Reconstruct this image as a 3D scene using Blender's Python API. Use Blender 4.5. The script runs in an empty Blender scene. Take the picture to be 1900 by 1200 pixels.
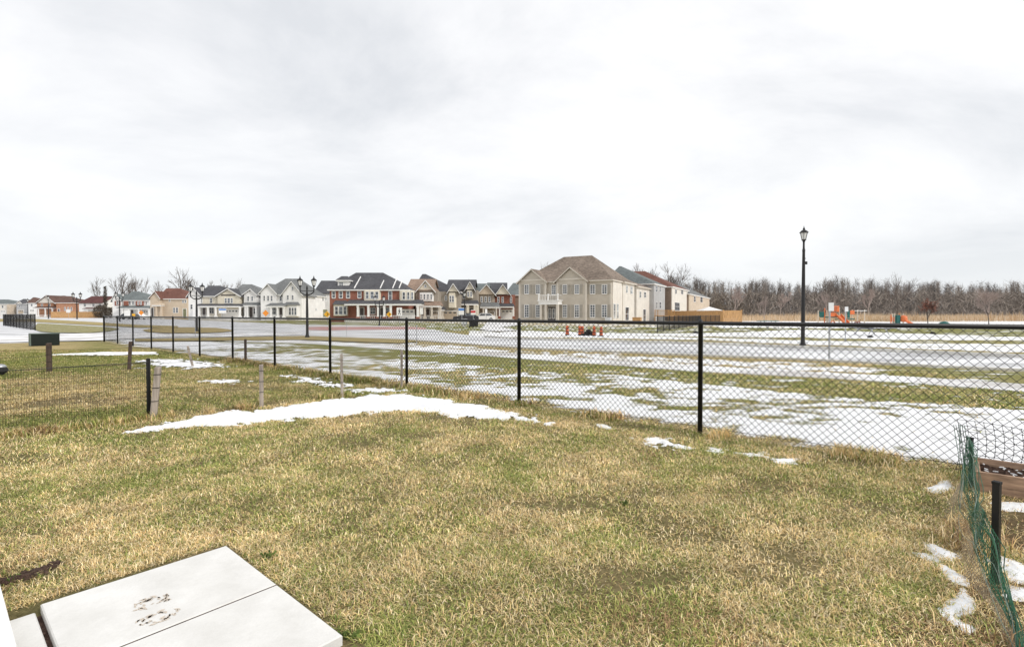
import bpy, math, random
import numpy as np
from mathutils import Vector, Matrix
random.seed(7)
RNG = np.random.default_rng(11)
sc = bpy.context.scene
COL = sc.collection
# ------------------------------------------------------------------ camera
F = 947.0; HOR = 583.0; EYE = 1.32            # focal length in photo pixels, horizon row, eye height
cam_d = bpy.data.cameras.new('camera'); cam = bpy.data.objects.new('camera', cam_d); COL.objects.link(cam)
cam_d.sensor_width = 36.0; cam_d.lens = F / 1900 * 36.0; cam_d.clip_start = 0.05; cam_d.clip_end = 9000
cam.location = (0, 0, EYE); cam.rotation_euler = (math.radians(90 - 1.03), 0, 0)
sc.camera = cam
# ------------------------------------------------------------------ sky, sun, exposure
SUN_EL, SUN_AZ = math.radians(38), math.radians(120)   # azimuth clockwise from the view axis (+Y): from the right, a little behind
W = bpy.data.worlds.new('World'); sc.world = W; W.use_nodes = True
nt = W.node_tree; nt.nodes.clear()
def N(nt, t, **kw):
    n = nt.nodes.new(t)
    for k, v in kw.items(): setattr(n, k, v)
    return n
def mathn(nt, op, a, b=None, c=None):
    n = nt.nodes.new('ShaderNodeMath'); n.operation = op
    for i, v in enumerate((a, b, c)):
        if v is None: continue
        if hasattr(v, 'is_output'): nt.links.new(v, n.inputs[i])
        else: n.inputs[i].default_value = v
    return n.outputs[0]
def ramp(nt, fac, stops):
    r = nt.nodes.new('ShaderNodeValToRGB'); e = r.color_ramp.elements
    while len(e) < len(stops): e.new(0.5)
    for el, (p, c) in zip(e, stops):
        el.position = p; el.color = (*c, 1) if len(c) == 3 else c
    nt.links.new(fac, r.inputs[0]); return r.outputs[0]
wout = N(nt, 'ShaderNodeOutputWorld'); bg = N(nt, 'ShaderNodeBackground'); bg2 = N(nt, 'ShaderNodeBackground')
sky = N(nt, 'ShaderNodeTexSky'); sky.sky_type = 'NISHITA'; sky.sun_disc = False
sky.sun_elevation = SUN_EL; sky.sun_rotation = SUN_AZ
nt.links.new(sky.outputs[0], bg.inputs[0]); bg.inputs[1].default_value = 0.08
tc = N(nt, 'ShaderNodeTexCoord'); sx = N(nt, 'ShaderNodeSeparateXYZ'); nt.links.new(tc.outputs['Generated'], sx.inputs[0])
zz = mathn(nt, 'ADD', mathn(nt, 'MAXIMUM', sx.outputs[2], 0.0), 0.32)
cx = N(nt, 'ShaderNodeCombineXYZ')
nt.links.new(mathn(nt, 'DIVIDE', sx.outputs[0], zz), cx.inputs[0]); nt.links.new(mathn(nt, 'DIVIDE', sx.outputs[1], zz), cx.inputs[1])
mp = N(nt, 'ShaderNodeMapping'); mp.inputs['Rotation'].default_value = (0, 0, math.radians(35)); mp.inputs['Scale'].default_value = (0.75, 1.0, 1); mp.inputs['Location'].default_value = (1.7, 0.35, 0)
nt.links.new(cx.outputs[0], mp.inputs[0])
nz = N(nt, 'ShaderNodeTexNoise'); nz.inputs['Scale'].default_value = 1.35; nz.inputs['Detail'].default_value = 7; nz.inputs['Roughness'].default_value = 0.58; nz.inputs['Distortion'].default_value = 0.35
nt.links.new(mp.outputs[0], nz.inputs[0])
ccol = ramp(nt, nz.outputs[0], [(0.33, (0.56, 0.575, 0.60)), (0.46, (0.68, 0.685, 0.70)), (0.58, (0.77, 0.77, 0.775))])
hz = ramp(nt, sx.outputs[2], [(0.0, (1, 1, 1)), (0.12, (0.35, 0.35, 0.35)), (0.4, (0, 0, 0))])
mx = N(nt, 'ShaderNodeMix', data_type='RGBA'); nt.links.new(hz, mx.inputs['Factor']); nt.links.new(ccol, mx.inputs['A']); mx.inputs['B'].default_value = (0.625, 0.645, 0.66, 1)
nt.links.new(mx.outputs['Result'], bg2.inputs[0]); bg2.inputs[1].default_value = 1.0
ms = N(nt, 'ShaderNodeMixShader'); ms.inputs[0].default_value = 0.95
nt.links.new(bg.outputs[0], ms.inputs[1]); nt.links.new(bg2.outputs[0], ms.inputs[2]); nt.links.new(ms.outputs[0], wout.inputs[0])
sl = bpy.data.lights.new('sun', 'SUN'); sl.energy = 1.5; sl.angle = math.radians(12); sl.color = (1, 0.96, 0.9)
so = bpy.data.objects.new('sun', sl); COL.objects.link(so)
sd = Vector((math.sin(SUN_AZ) * math.cos(SUN_EL), math.cos(SUN_AZ) * math.cos(SUN_EL), math.sin(SUN_EL)))
so.rotation_euler = sd.to_track_quat('Z', 'Y').to_euler(); so.location = sd * 50
sc.view_settings.view_transform = 'Standard'; sc.view_settings.look = 'None'
sc.view_settings.exposure = 0.52; sc.view_settings.gamma = 1.0
# ------------------------------------------------------------------ helpers
def P(px, py):                                  # photo pixel -> point on flat ground
    Z = F * EYE / (py - HOR); return ((px - 950) * Z / F, Z)
def ATX(px, Z): return (px - 950) * Z / F
def ATZ(py, Z): return EYE + (HOR - py) * Z / F
def tag(o, label=None, cat=None, group=None, kind=None):
    if label: o['label'] = label
    if cat: o['category'] = cat
    if group: o['group'] = group
    if kind: o['kind'] = kind
    return o
def empty(name, loc=(0, 0, 0), rz=0.0, label=None, cat=None, group=None):
    o = bpy.data.objects.new(name, None); o.empty_display_size = 0.2; COL.objects.link(o)
    o.location = loc; o.rotation_euler = (0, 0, rz); return tag(o, label, cat, group)
class MB:
    def __init__(s): s.v = []; s.f = []
    def add(s, vs, fs):
        b = len(s.v); s.v += [tuple(p) for p in vs]; s.f += [tuple(b + i for i in f) for f in fs]; return s
    def box(s, x0, x1, y0, y1, z0, z1):
        return s.add([(x0,y0,z0),(x1,y0,z0),(x1,y1,z0),(x0,y1,z0),(x0,y0,z1),(x1,y0,z1),(x1,y1,z1),(x0,y1,z1)],
                     [(3,2,1,0),(4,5,6,7),(0,1,5,4),(1,2,6,5),(2,3,7,6),(3,0,4,7)])
    def obox(s, c, ux, uy, sx, sy, z0, z1):     # box centred c (x,y) along unit axes ux,uy with half sizes
        pts = []
        for z in (z0, z1):
            for a, b in ((-1,-1),(1,-1),(1,1),(-1,1)):
                pts.append((c[0]+ux[0]*a*sx+uy[0]*b*sy, c[1]+ux[1]*a*sx+uy[1]*b*sy, z))
        return s.add(pts, [(3,2,1,0),(4,5,6,7),(0,1,5,4),(1,2,6,5),(2,3,7,6),(3,0,4,7)])
    def tube(s, p0, p1, r0, r1=None, n=6, cap=True):
        r1 = r0 if r1 is None else r1
        p0 = Vector(p0); p1 = Vector(p1); d = (p1 - p0)
        if d.length < 1e-6: return s
        d.normalize(); a = d.orthogonal().normalized(); b = d.cross(a)
        vs = []
        for p, r in ((p0, r0), (p1, r1)):
            for i in range(n):
                t = 2 * math.pi * i / n; vs.append(p + a * (r * math.cos(t)) + b * (r * math.sin(t)))
        fs = [(i, (i+1) % n, n + (i+1) % n, n + i) for i in range(n)]
        if cap: fs += [tuple(range(n))[::-1], tuple(range(n, 2*n))]
        return s.add(vs, fs)
    def path(s, pts, r, n=5):
        for a, b in zip(pts[:-1], pts[1:]): s.tube(a, b, r, r, n)
        return s
    def lathe(s, c, prof, n=10, rot=0):
        vs = []; m = len(prof)
        for r, z in prof:
            for i in range(n):
                t = 2 * math.pi * i / n + rot; vs.append((c[0] + r * math.cos(t), c[1] + r * math.sin(t), c[2] + z))
        fs = [(k*n+i, k*n+(i+1) % n, (k+1)*n+(i+1) % n, (k+1)*n+i) for k in range(m-1) for i in range(n)]
        fs += [tuple(range(n))[::-1], tuple(range((m-1)*n, m*n))]
        return s.add(vs, fs)
    def prism(s, poly, d, off=(0, 0, 0)):       # planar polygon (3d pts) extruded by vector d
        n = len(poly); d = Vector(d); a = [Vector(p) for p in poly]; b = [p + d for p in a]
        return s.add(a + b, [tuple(range(n)), tuple(range(n, 2*n))[::-1]] + [(i, n+i, n+(i+1) % n, (i+1) % n) for i in range(n)])
    def build(s, name, mat, parent=None, smooth=False, kind=None):
        me = bpy.data.meshes.new(name); me.from_pydata(s.v, [], s.f); me.validate()
        import bmesh
        bm = bmesh.new(); bm.from_mesh(me); bmesh.ops.recalc_face_normals(bm, faces=bm.faces); bm.to_mesh(me); bm.free()
        if smooth: me.polygons.foreach_set('use_smooth', [True] * len(me.polygons))
        me.materials.append(mat); o = bpy.data.objects.new(name, me); COL.objects.link(o)
        if parent: o.parent = parent
        if kind: o['kind'] = kind
        return o
def npmesh(name, V, Fc, mat, parent=None, nper=3, col=None, attr=None):  # fast mesh from numpy
    me = bpy.data.meshes.new(name); nv = len(V); nf = len(Fc)
    me.vertices.add(nv); me.vertices.foreach_set('co', np.ascontiguousarray(V, dtype=np.float32).ravel())
    me.loops.add(nf * nper); me.loops.foreach_set('vertex_index', np.ascontiguousarray(Fc, dtype=np.int32).ravel())
    me.polygons.add(nf); me.polygons.foreach_set('loop_start', np.arange(0, nf * nper, nper, dtype=np.int32))
    me.update(calc_edges=True)
    if col is not None:
        a = me.attributes.new('tint', 'FLOAT_COLOR', 'POINT'); a.data.foreach_set('color', np.ascontiguousarray(col, dtype=np.float32).ravel())
    for k, v in (attr or {}).items():
        a = me.attributes.new(k, 'FLOAT', 'POINT'); a.data.foreach_set('value', np.ascontiguousarray(v, dtype=np.float32))
    me.materials.append(mat); o = bpy.data.objects.new(name, me); COL.objects.link(o)
    if parent: o.parent = parent
    return o
def vnoise(x, y, seed=0):                       # value noise
    xi = np.floor(x).astype(np.int64); yi = np.floor(y).astype(np.int64); fx = x - xi; fy = y - yi
    fx = fx*fx*(3-2*fx); fy = fy*fy*(3-2*fy)
    def h(a, b):
        n = (a * 374761393 + b * 668265263 + seed * 974634777) & 0x7fffffff
        n = ((n ^ (n >> 13)) * 1274126177) & 0x7fffffff
        return ((n ^ (n >> 16)) & 0xffff) / 65535.0
    return (h(xi, yi)*(1-fx) + h(xi+1, yi)*fx)*(1-fy) + (h(xi, yi+1)*(1-fx) + h(xi+1, yi+1)*fx)*fy
def fbm(x, y, seed=0, o=4):
    t = 0; a = 0.5; s = 0
    for k in range(o): t = t + a * vnoise(x * 2**k, y * 2**k, seed + k * 17); s += a; a *= 0.5
    return t / s
# ------------------------------------------------------------------ materials
def base_mat(name, rough=0.7, spec=0.3, metal=0.0):
    m = bpy.data.materials.new(name); m.use_nodes = True; b = m.node_tree.nodes['Principled BSDF']
    b.inputs['Roughness'].default_value = rough; b.inputs['Specular IOR Level'].default_value = spec; b.inputs['Metallic'].default_value = metal
    return m, m.node_tree, b
def coords(nt, kind='Object'):
    return N(nt, 'ShaderNodeTexCoord').outputs[kind]
def noise(nt, vec, scale, detail=4, rough=0.55, sc3=None):
    if sc3:
        mp = N(nt, 'ShaderNodeMapping'); mp.inputs['Scale'].default_value = sc3; nt.links.new(vec, mp.inputs[0]); vec = mp.outputs[0]
    n = N(nt, 'ShaderNodeTexNoise'); n.inputs['Scale'].default_value = scale; n.inputs['Detail'].default_value = detail; n.inputs['Roughness'].default_value = rough
    nt.links.new(vec, n.inputs[0]); return n.outputs[0]
def mixc(nt, fac, a, b):
    m = N(nt, 'ShaderNodeMix', data_type='RGBA')
    for k, v in (('Factor', fac), ('A', a), ('B', b)):
        if hasattr(v, 'is_output'): nt.links.new(v, m.inputs[k])
        elif k == 'Factor': m.inputs[k].default_value = v
        else: m.inputs[k].default_value = (*v, 1)
    return m.outputs['Result']
def bump(nt, b, h, strength=0.3, dist=0.02):
    n = N(nt, 'ShaderNodeBump'); n.inputs['Strength'].default_value = strength; n.inputs['Distance'].default_value = dist
    nt.links.new(h, n.inputs['Height']); nt.links.new(n.outputs[0], b.inputs['Normal'])
def plain(name, c, var=0.15, scale=3.0, rough=0.7, spec=0.3, metal=0.0, bmp=0.0, sc3=None):
    m, nt, b = base_mat(name, rough, spec, metal)
    n = noise(nt, coords(nt), scale, 5, 0.6, sc3)
    lo = tuple(x * (1 - var) for x in c); hi = tuple(min(1, x * (1 + var)) for x in c)
    nt.links.new(ramp(nt, n, [(0.3, lo), (0.7, hi)]), b.inputs['Base Color'])
    if bmp: bump(nt, b, n, bmp)
    return m
def brick(name, c, c2, mortar=(0.35, 0.33, 0.31)):
    m, nt, b = base_mat(name, 0.85, 0.2); o = coords(nt); s = N(nt, 'ShaderNodeSeparateXYZ'); nt.links.new(o, s.inputs[0])
    cmb = N(nt, 'ShaderNodeCombineXYZ'); nt.links.new(mathn(nt, 'ADD', s.outputs[0], s.outputs[1]), cmb.inputs[0]); nt.links.new(s.outputs[2], cmb.inputs[1])
    t = N(nt, 'ShaderNodeTexBrick'); nt.links.new(cmb.outputs[0], t.inputs[0])
    t.inputs['Color1'].default_value = (*c, 1); t.inputs['Color2'].default_value = (*c2, 1); t.inputs['Mortar'].default_value = (*mortar, 1)
    t.inputs['Scale'].default_value = 1.0; t.inputs['Brick Width'].default_value = 0.24; t.inputs['Row Height'].default_value = 0.085; t.inputs['Mortar Size'].default_value = 0.009
    n = noise(nt, o, 1.1, 4)
    nt.links.new(mixc(nt, 0.35, t.outputs[0], ramp(nt, n, [(0.3, tuple(x*0.6 for x in c)), (0.7, tuple(x*1.3 for x in c2))])), b.inputs['Base Color']); return m
def siding(name, c, pitch=0.16):
    m, nt, b = base_mat(name, 0.6, 0.3); o = coords(nt); s = N(nt, 'ShaderNodeSeparateXYZ'); nt.links.new(o, s.inputs[0])
    fr = mathn(nt, 'FRACT', mathn(nt, 'DIVIDE', s.outputs[2], pitch))
    n = noise(nt, o, 0.9, 4)
    col = ramp(nt, n, [(0.3, tuple(x*0.9 for x in c)), (0.7, tuple(min(1, x*1.06) for x in c))])
    nt.links.new(col, b.inputs['Base Color']); bump(nt, b, fr, 0.5, 0.015); return m
def shingle(name, c, var=0.35):
    m, nt, b = base_mat(name, 0.9, 0.15); o = coords(nt)
    n1 = noise(nt, o, 2.2, 5, 0.7, (1.0, 1.0, 3.5)); n2 = noise(nt, o, 0.35, 3)
    f = mathn(nt, 'ADD', mathn(nt, 'MULTIPLY', n1, 0.7), mathn(nt, 'MULTIPLY', n2, 0.3))
    nt.links.new(ramp(nt, f, [(0.36, tuple(x*(1-var) for x in c)), (0.62, tuple(x*(1+var) for x in c))]), b.inputs['Base Color'])
    s = N(nt, 'ShaderNodeSeparateXYZ'); nt.links.new(o, s.inputs[0])
    bump(nt, b, mathn(nt, 'FRACT', mathn(nt, 'DIVIDE', s.outputs[2], 0.11)), 0.4, 0.02); return m
def wood(name, c, var=0.3, sc3=(6, 6, 0.6)):
    return plain(name, c, var, 4.0, 0.8, 0.2, bmp=0.2, sc3=sc3)
M = {}
M['black'] = plain('black_coated_metal', (0.012, 0.012, 0.013), 0.3, 8, 0.45, 0.4)
M['lampblack'] = plain('black_lamp_paint', (0.015, 0.014, 0.015), 0.3, 4, 0.5, 0.4)
M['white'] = plain('white_trim', (0.80, 0.79, 0.77), 0.06, 2, 0.55)
M['cream'] = siding('cream_siding', (0.72, 0.66, 0.54))
M['whitesiding'] = siding('white_siding', (0.80, 0.79, 0.77))
M['greysiding'] = siding('grey_siding', (0.42, 0.42, 0.42))
M['taupe'] = siding('taupe_siding', (0.34, 0.30, 0.25))
M['beige'] = siding('beige_siding', (0.58, 0.48, 0.37))
M['bigbeige'] = siding('warm_beige_stucco', (0.51, 0.46, 0.39), 0.3)
M['palebeige'] = siding('pale_beige_siding', (0.70, 0.66, 0.60))  # plain pale walls; also the painted sunlit side of the corner house
M['brick'] = brick('red_brick', (0.25, 0.085, 0.055), (0.31, 0.12, 0.08), (0.3, 0.2, 0.17))
M['obrick'] = brick('orange_brick', (0.42, 0.18, 0.09), (0.5, 0.25, 0.14), (0.45, 0.35, 0.3))
M['bbrick'] = brick('buff_brick', (0.50, 0.40, 0.30), (0.58, 0.48, 0.37), (0.5, 0.46, 0.4))
M['dbrick'] = brick('brown_brick', (0.20, 0.14, 0.10), (0.26, 0.18, 0.13))
M['stone'] = brick('tan_stone', (0.36, 0.30, 0.24), (0.46, 0.39, 0.31))
M['r_dark'] = shingle('charcoal_shingle', (0.085, 0.085, 0.092))
M['r_grey'] = shingle('grey_shingle', (0.17, 0.175, 0.175))
M['r_teal'] = shingle('green_grey_shingle', (0.15, 0.168, 0.168))
M['r_red'] = shingle('red_brown_shingle', (0.155, 0.075, 0.058))
M['r_maroon'] = shingle('maroon_shingle', (0.11, 0.048, 0.045))
M['r_tan'] = shingle('tan_shingle', (0.27, 0.195, 0.15), 0.4)
M['r_brown'] = shingle('brown_shingle', (0.13, 0.08, 0.065))
M['r_bigtan'] = shingle('weathered_brown_shingle', (0.205, 0.165, 0.135), 0.5)
def glassmat(name, c=(0.09, 0.10, 0.115)):
    m, nt, b = base_mat(name, 0.08, 0.6)
    n = noise(nt, coords(nt), 0.8, 2); nt.links.new(ramp(nt, n, [(0.35, tuple(x*0.5 for x in c)), (0.65, tuple(x*2.0 for x in c))]), b.inputs['Base Color']); return m
M['glass'] = glassmat('window_glass'); M['ltglass'] = glassmat('curtained_window_glass', (0.28, 0.30, 0.31))
M['lantern'] = plain('frosted_lantern_glass', (0.72, 0.72, 0.70), 0.05, 3, 0.3)
M['garage'] = plain('white_garage_door', (0.74, 0.72, 0.69), 0.06, 1, 0.5)
M['tangarage'] = plain('tan_garage_door', (0.45, 0.37, 0.28), 0.08, 1, 0.5)
M['shutter'] = plain('taupe_shutter', (0.36, 0.33, 0.285), 0.08, 2, 0.6)
M['door'] = plain('dark_door', (0.10, 0.085, 0.08), 0.2, 2, 0.5)
M['olivedoor'] = plain('olive_door', (0.19, 0.20, 0.12), 0.2, 2, 0.5)
M['trim'] = plain('beige_trim', (0.62, 0.57, 0.50), 0.05, 1, 0.6)
M['greyfence'] = wood('weathered_grey_wood', (0.36, 0.33, 0.30))
M['stake'] = wood('weathered_stake_wood', (0.33, 0.285, 0.245), 0.45)
M['dkstake'] = wood('dark_stake_wood', (0.085, 0.06, 0.047), 0.4)
M['cedar'] = wood('cedar_fence_boards', (0.50, 0.30, 0.14), 0.45, (5, 5, 0.4))
M['planter'] = wood('planter_wood', (0.36, 0.24, 0.165), 0.6, (1.2, 1.2, 7))
M['soil'] = plain('dark_planter_soil', (0.07, 0.045, 0.035), 0.7, 40, 0.95, 0.1, bmp=0.8)
M['netgreen'] = plain('green_plastic_net', (0.007, 0.080, 0.036), 0.5, 12, 0.4, 0.5)
M['netpale'] = plain('pale_plastic_net', (0.20, 0.27, 0.23), 0.3, 12, 0.4, 0.5)
M['netdry'] = plain('dusty_net', (0.30, 0.25, 0.18), 0.4, 12, 0.8)
M['kioskgreen'] = plain('dark_green_cabinet', (0.003, 0.009, 0.007), 0.3, 3, 0.4, 0.4)
M['kioskedge'] = plain('lit_green_cabinet', (0.13, 0.17, 0.15), 0.2, 3, 0.6)  # brighter green paints light onto the cabinet's lid and left side
M['orange'] = plain('orange_plastic', (0.64, 0.17, 0.06), 0.2, 3, 0.45)
M['barrel'] = plain('traffic_barrel_orange', (0.55, 0.12, 0.04), 0.2, 5, 0.45)
M['blackrub'] = plain('black_rubber', (0.02, 0.02, 0.02), 0.3, 5, 0.8)
M['yellow'] = plain('yellow_sign_face', (0.80, 0.42, 0.03), 0.1, 3, 0.5)
M['signorange'] = plain('orange_sign_face', (0.80, 0.28, 0.04), 0.1, 3, 0.5)
M['steel'] = plain('galvanised_steel', (0.42, 0.43, 0.45), 0.15, 6, 0.4, 0.5, 0.6)
M['signback'] = plain('bare_aluminium_sign_back', (0.66, 0.67, 0.68), 0.1, 4, 0.4, 0.5)
M['blue'] = plain('blue_sign_face', (0.08, 0.22, 0.55), 0.1, 3, 0.5)
M['redsign'] = plain('red_sign_face', (0.55, 0.06, 0.06), 0.1, 3, 0.5)
M['carblack'] = plain('black_car_paint', (0.02, 0.02, 0.025), 0.2, 1, 0.25, 0.6)
M['carwhite'] = plain('white_car_paint', (0.78, 0.78, 0.78), 0.04, 1, 0.25, 0.6)
M['teal'] = plain('dark_teal_plastic', (0.02, 0.11, 0.10), 0.2, 3, 0.5)
M['tanpost'] = plain('tan_play_post', (0.60, 0.52, 0.42), 0.1, 3, 0.5)
M['canvas'] = plain('white_canvas', (0.78, 0.77, 0.76), 0.05, 2, 0.8)
M['bark'] = plain('grey_brown_bark', (0.10, 0.082, 0.07), 0.4, 3, 0.9)
M['darkbark'] = plain('dark_bark', (0.055, 0.047, 0.043), 0.4, 3, 0.9)
M['palebark'] = plain('pale_bark', (0.33, 0.28, 0.24), 0.3, 4, 0.9)
M['twig'] = plain('greyish_twigs', (0.13, 0.105, 0.09), 0.35, 0.4, 0.9)
M['paletwig'] = plain('pale_pinkish_twigs', (0.36, 0.29, 0.26), 0.3, 0.6, 0.9)
M['redleaf'] = plain('dead_red_leaves', (0.21, 0.085, 0.058), 0.4, 6, 0.8)
M['shrub'] = plain('dark_bare_shrub', (0.07, 0.055, 0.04), 0.5, 2, 0.9)
def tint_mat(name, rough=0.75):
    m, nt, b = base_mat(name, rough, 0.2); a = N(nt, 'ShaderNodeAttribute'); a.attribute_name = 'tint'
    nt.links.new(a.outputs['Color'], b.inputs['Base Color']); return m
M['blade'] = tint_mat('grass_blades'); M['woods'] = tint_mat('bare_woodland', 0.95); M['reed'] = tint_mat('dry_reeds', 0.9)
def snow_mat():
    m, nt, b = base_mat('melting_snow', 0.6, 0.3); o = coords(nt)
    n1 = noise(nt, o, 28, 5, 0.6); n2 = noise(nt, o, 3.0, 4)
    nt.links.new(ramp(nt, n2, [(0.3, (0.80, 0.81, 0.83)), (0.6, (0.90, 0.90, 0.90))]), b.inputs['Base Color']); bump(nt, b, n1, 0.6, 0.04); return m
M['snow'] = snow_mat()
def concrete_mat():
    m, nt, b = base_mat('pale_concrete', 0.85, 0.2); o = coords(nt)
    n1 = noise(nt, o, 4, 6, 0.65); n2 = noise(nt, o, 120, 3)
    c = mixc(nt, mathn(nt, 'MULTIPLY', n2, 0.3), ramp(nt, n1, [(0.3, (0.66, 0.65, 0.62)), (0.62, (0.80, 0.79, 0.765))]), (0.45, 0.44, 0.42))
    nt.links.new(c, b.inputs['Base Color']); bump(nt, b, n2, 0.25, 0.004); return m
M['slab'] = concrete_mat()
def paved(name, c, snowc, lo, hi, stretch):
    m, nt, b = base_mat(name, 0.75, 0.3); o = coords(nt)
    n1 = noise(nt, o, 1.0, 6, 0.62, stretch); n2 = noise(nt, o, 9, 5, 0.6)
    col = ramp(nt, n2, [(0.3, tuple(x*0.8 for x in c)), (0.7, tuple(x*1.15 for x in c))])
    nt.links.new(mixc(nt, ramp(nt, n1, [(lo, (0, 0, 0)), (hi, (1, 1, 1))]), col, snowc), b.inputs['Base Color']); bump(nt, b, n2, 0.2, 0.01); return m
M['asphalt'] = paved('pale_salted_asphalt', (0.40, 0.40, 0.405), (0.76, 0.765, 0.78), 0.38, 0.60, (0.25, 0.9, 1))
M['walk'] = paved('concrete_pavement', (0.52, 0.50, 0.48), (0.82, 0.82, 0.83), 0.42, 0.56, (0.5, 0.5, 1))
M['kerb'] = plain('kerb_concrete', (0.64, 0.62, 0.58), 0.15, 2, 0.85)
M['redpave'] = paved('red_pavers', (0.42, 0.19, 0.165), (0.60, 0.50, 0.48), 0.45, 0.75, (0.6, 1.6, 1))
def ground_mat():
    m, nt, b = base_mat('winter_turf', 0.95, 0.1); o = coords(nt)
    def at(k): a = N(nt, 'ShaderNodeAttribute'); a.attribute_name = k; return a.outputs['Fac']
    nf = noise(nt, o, 26, 6, 0.7); nm = noise(nt, o, 2.6, 6, 0.65); nff = noise(nt, o, 70, 4, 0.7)
    straw = ramp(nt, nf, [(0.32, (0.20, 0.145, 0.065)), (0.5, (0.38, 0.30, 0.145)), (0.68, (0.58, 0.47, 0.25))])
    green = ramp(nt, nf, [(0.32, (0.09, 0.10, 0.028)), (0.5, (0.20, 0.20, 0.065)), (0.68, (0.34, 0.31, 0.12))])
    dirt = ramp(nt, nf, [(0.3, (0.10, 0.06, 0.035)), (0.7, (0.30, 0.19, 0.12))])
    g = mathn(nt, 'ADD', at('green'), mathn(nt, 'MULTIPLY', mathn(nt, 'SUBTRACT', nm, 0.5), 1.3))
    c = mixc(nt, ramp(nt, g, [(0.3, (0, 0, 0)), (0.7, (1, 1, 1))]), straw, green)
    d = mathn(nt, 'ADD', at('dirt'), mathn(nt, 'MULTIPLY', mathn(nt, 'SUBTRACT', nm, 0.5), 0.8))
    c = mixc(nt, ramp(nt, d, [(0.4, (0, 0, 0)), (0.6, (1, 1, 1))]), c, dirt)
    c = mixc(nt, mathn(nt, 'MULTIPLY', at('thatch'), 0.70), c, ramp(nt, nff, [(0.35, (0.035, 0.03, 0.014)), (0.65, (0.15, 0.12, 0.06))]))
    s = mathn(nt, 'ADD', at('snow'), mathn(nt, 'ADD', mathn(nt, 'MULTIPLY', mathn(nt, 'SUBTRACT', nf, 0.5), 1.5), mathn(nt, 'MULTIPLY', mathn(nt, 'SUBTRACT', nff, 0.5), 0.5)))
    sm = ramp(nt, s, [(0.36, (0, 0, 0)), (0.62, (1, 1, 1))])
    c = mixc(nt, sm, c, (0.86, 0.865, 0.88))
    nt.links.new(c, b.inputs['Base Color']); bump(nt, b, mathn(nt, 'ADD', nf, mathn(nt, 'MULTIPLY', sm, 0.3)), 0.6, 0.04); return m
M['ground'] = ground_mat()
# ------------------------------------------------------------------ site geometry
DV2 = (-0.7535, 0.6574); DV1 = (0.6574, 0.7535)       # along the back fence (away to the left) and across it (away to the right)
FP0 = (2.10, 5.68); STEP = 2.65; FH = 1.22
def fence_side(x, y): return (x - FP0[0]) * DV1[0] + (y - FP0[1]) * DV1[1]   # >0 beyond the fence
def lerp(x, pts):
    xs = [p[0] for p in pts]; ys = [p[1] for p in pts]; return np.interp(x, xs, ys)
RT = [(-900,586.5),(0,587),(100,588),(300,591),(434,597),(566,602.5),(700,604),(762,606),(820,615),(900,626),(966,630),(1300,639),(1500,647),(1700,655),(1900,664),(2600,697)]
RB = [(-900,640),(0,637),(100,634),(300,628),(434,626),(566,624),(762,631),(966,646),(1300,660),(1500,668),(1700,679),(1900,688),(2600,728)]
ST = [(400,629),(434,630),(566,631.5),(762,643),(966,656),(1300,678.5),(1500,690),(1700,700),(1900,713),(2600,757)]
SB = [(400,632),(434,633.5),(566,637),(762,650),(966,665),(1300,690),(1500,700),(1700,711.5),(1900,727),(2600,779)]
GB = [(300,630),(434,634),(566,640),(762,667),(966,688),(1150,697),(1300,713),(1500,733),(1700,750),(1900,763),(2600,822)]
FIELD = [(1900,775,0.86),(1900,800,1.00),(1900,870,1.00),(1600,742,0.66),(1600,765,0.80),(1600,790,0.93),(1600,840,1.00),(1750,760,0.68),(1750,790,0.93),(1450,735,0.70),(1450,765,0.85),(1450,810,0.90),(1300,725,0.75),(1300,748,0.50),(1300,775,0.92),(1300,800,0.75),
  (1200,735,0.40),(1200,715,0.70),(1150,703,0.75),(1150,728,0.20),(1150,742,0.88),(1150,765,0.90),(1060,705,0.35),(1060,730,0.65),(1060,755,0.85),(966,695,0.45),(966,709,0.22),(966,721,0.65),(966,738,0.95),(880,690,0.65),(850,703,0.20),(850,722,0.66),
  (800,680,0.62),(762,676,0.54),(762,690,0.36),(762,699,0.18),(762,710,0.76),(690,655,0.06),(690,676,0.21),(690,668,0.41),(690,694,0.61),(640,650,0.21),(640,665,0.46),(640,680,0.36),(640,694,0.71),(566,643,0.26),(566,654,0.26),(566,663,0.56),(566,680,0.76),
  (500,640,0.46),(500,655,0.31),(500,668,0.78),(434,640,0.66),(434,655,0.56),(434,665,0.81),(350,640,0.95),(300,640,0.95),(240,637,0.95),(100,640,0.20),(0,645,0.10)]
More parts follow.
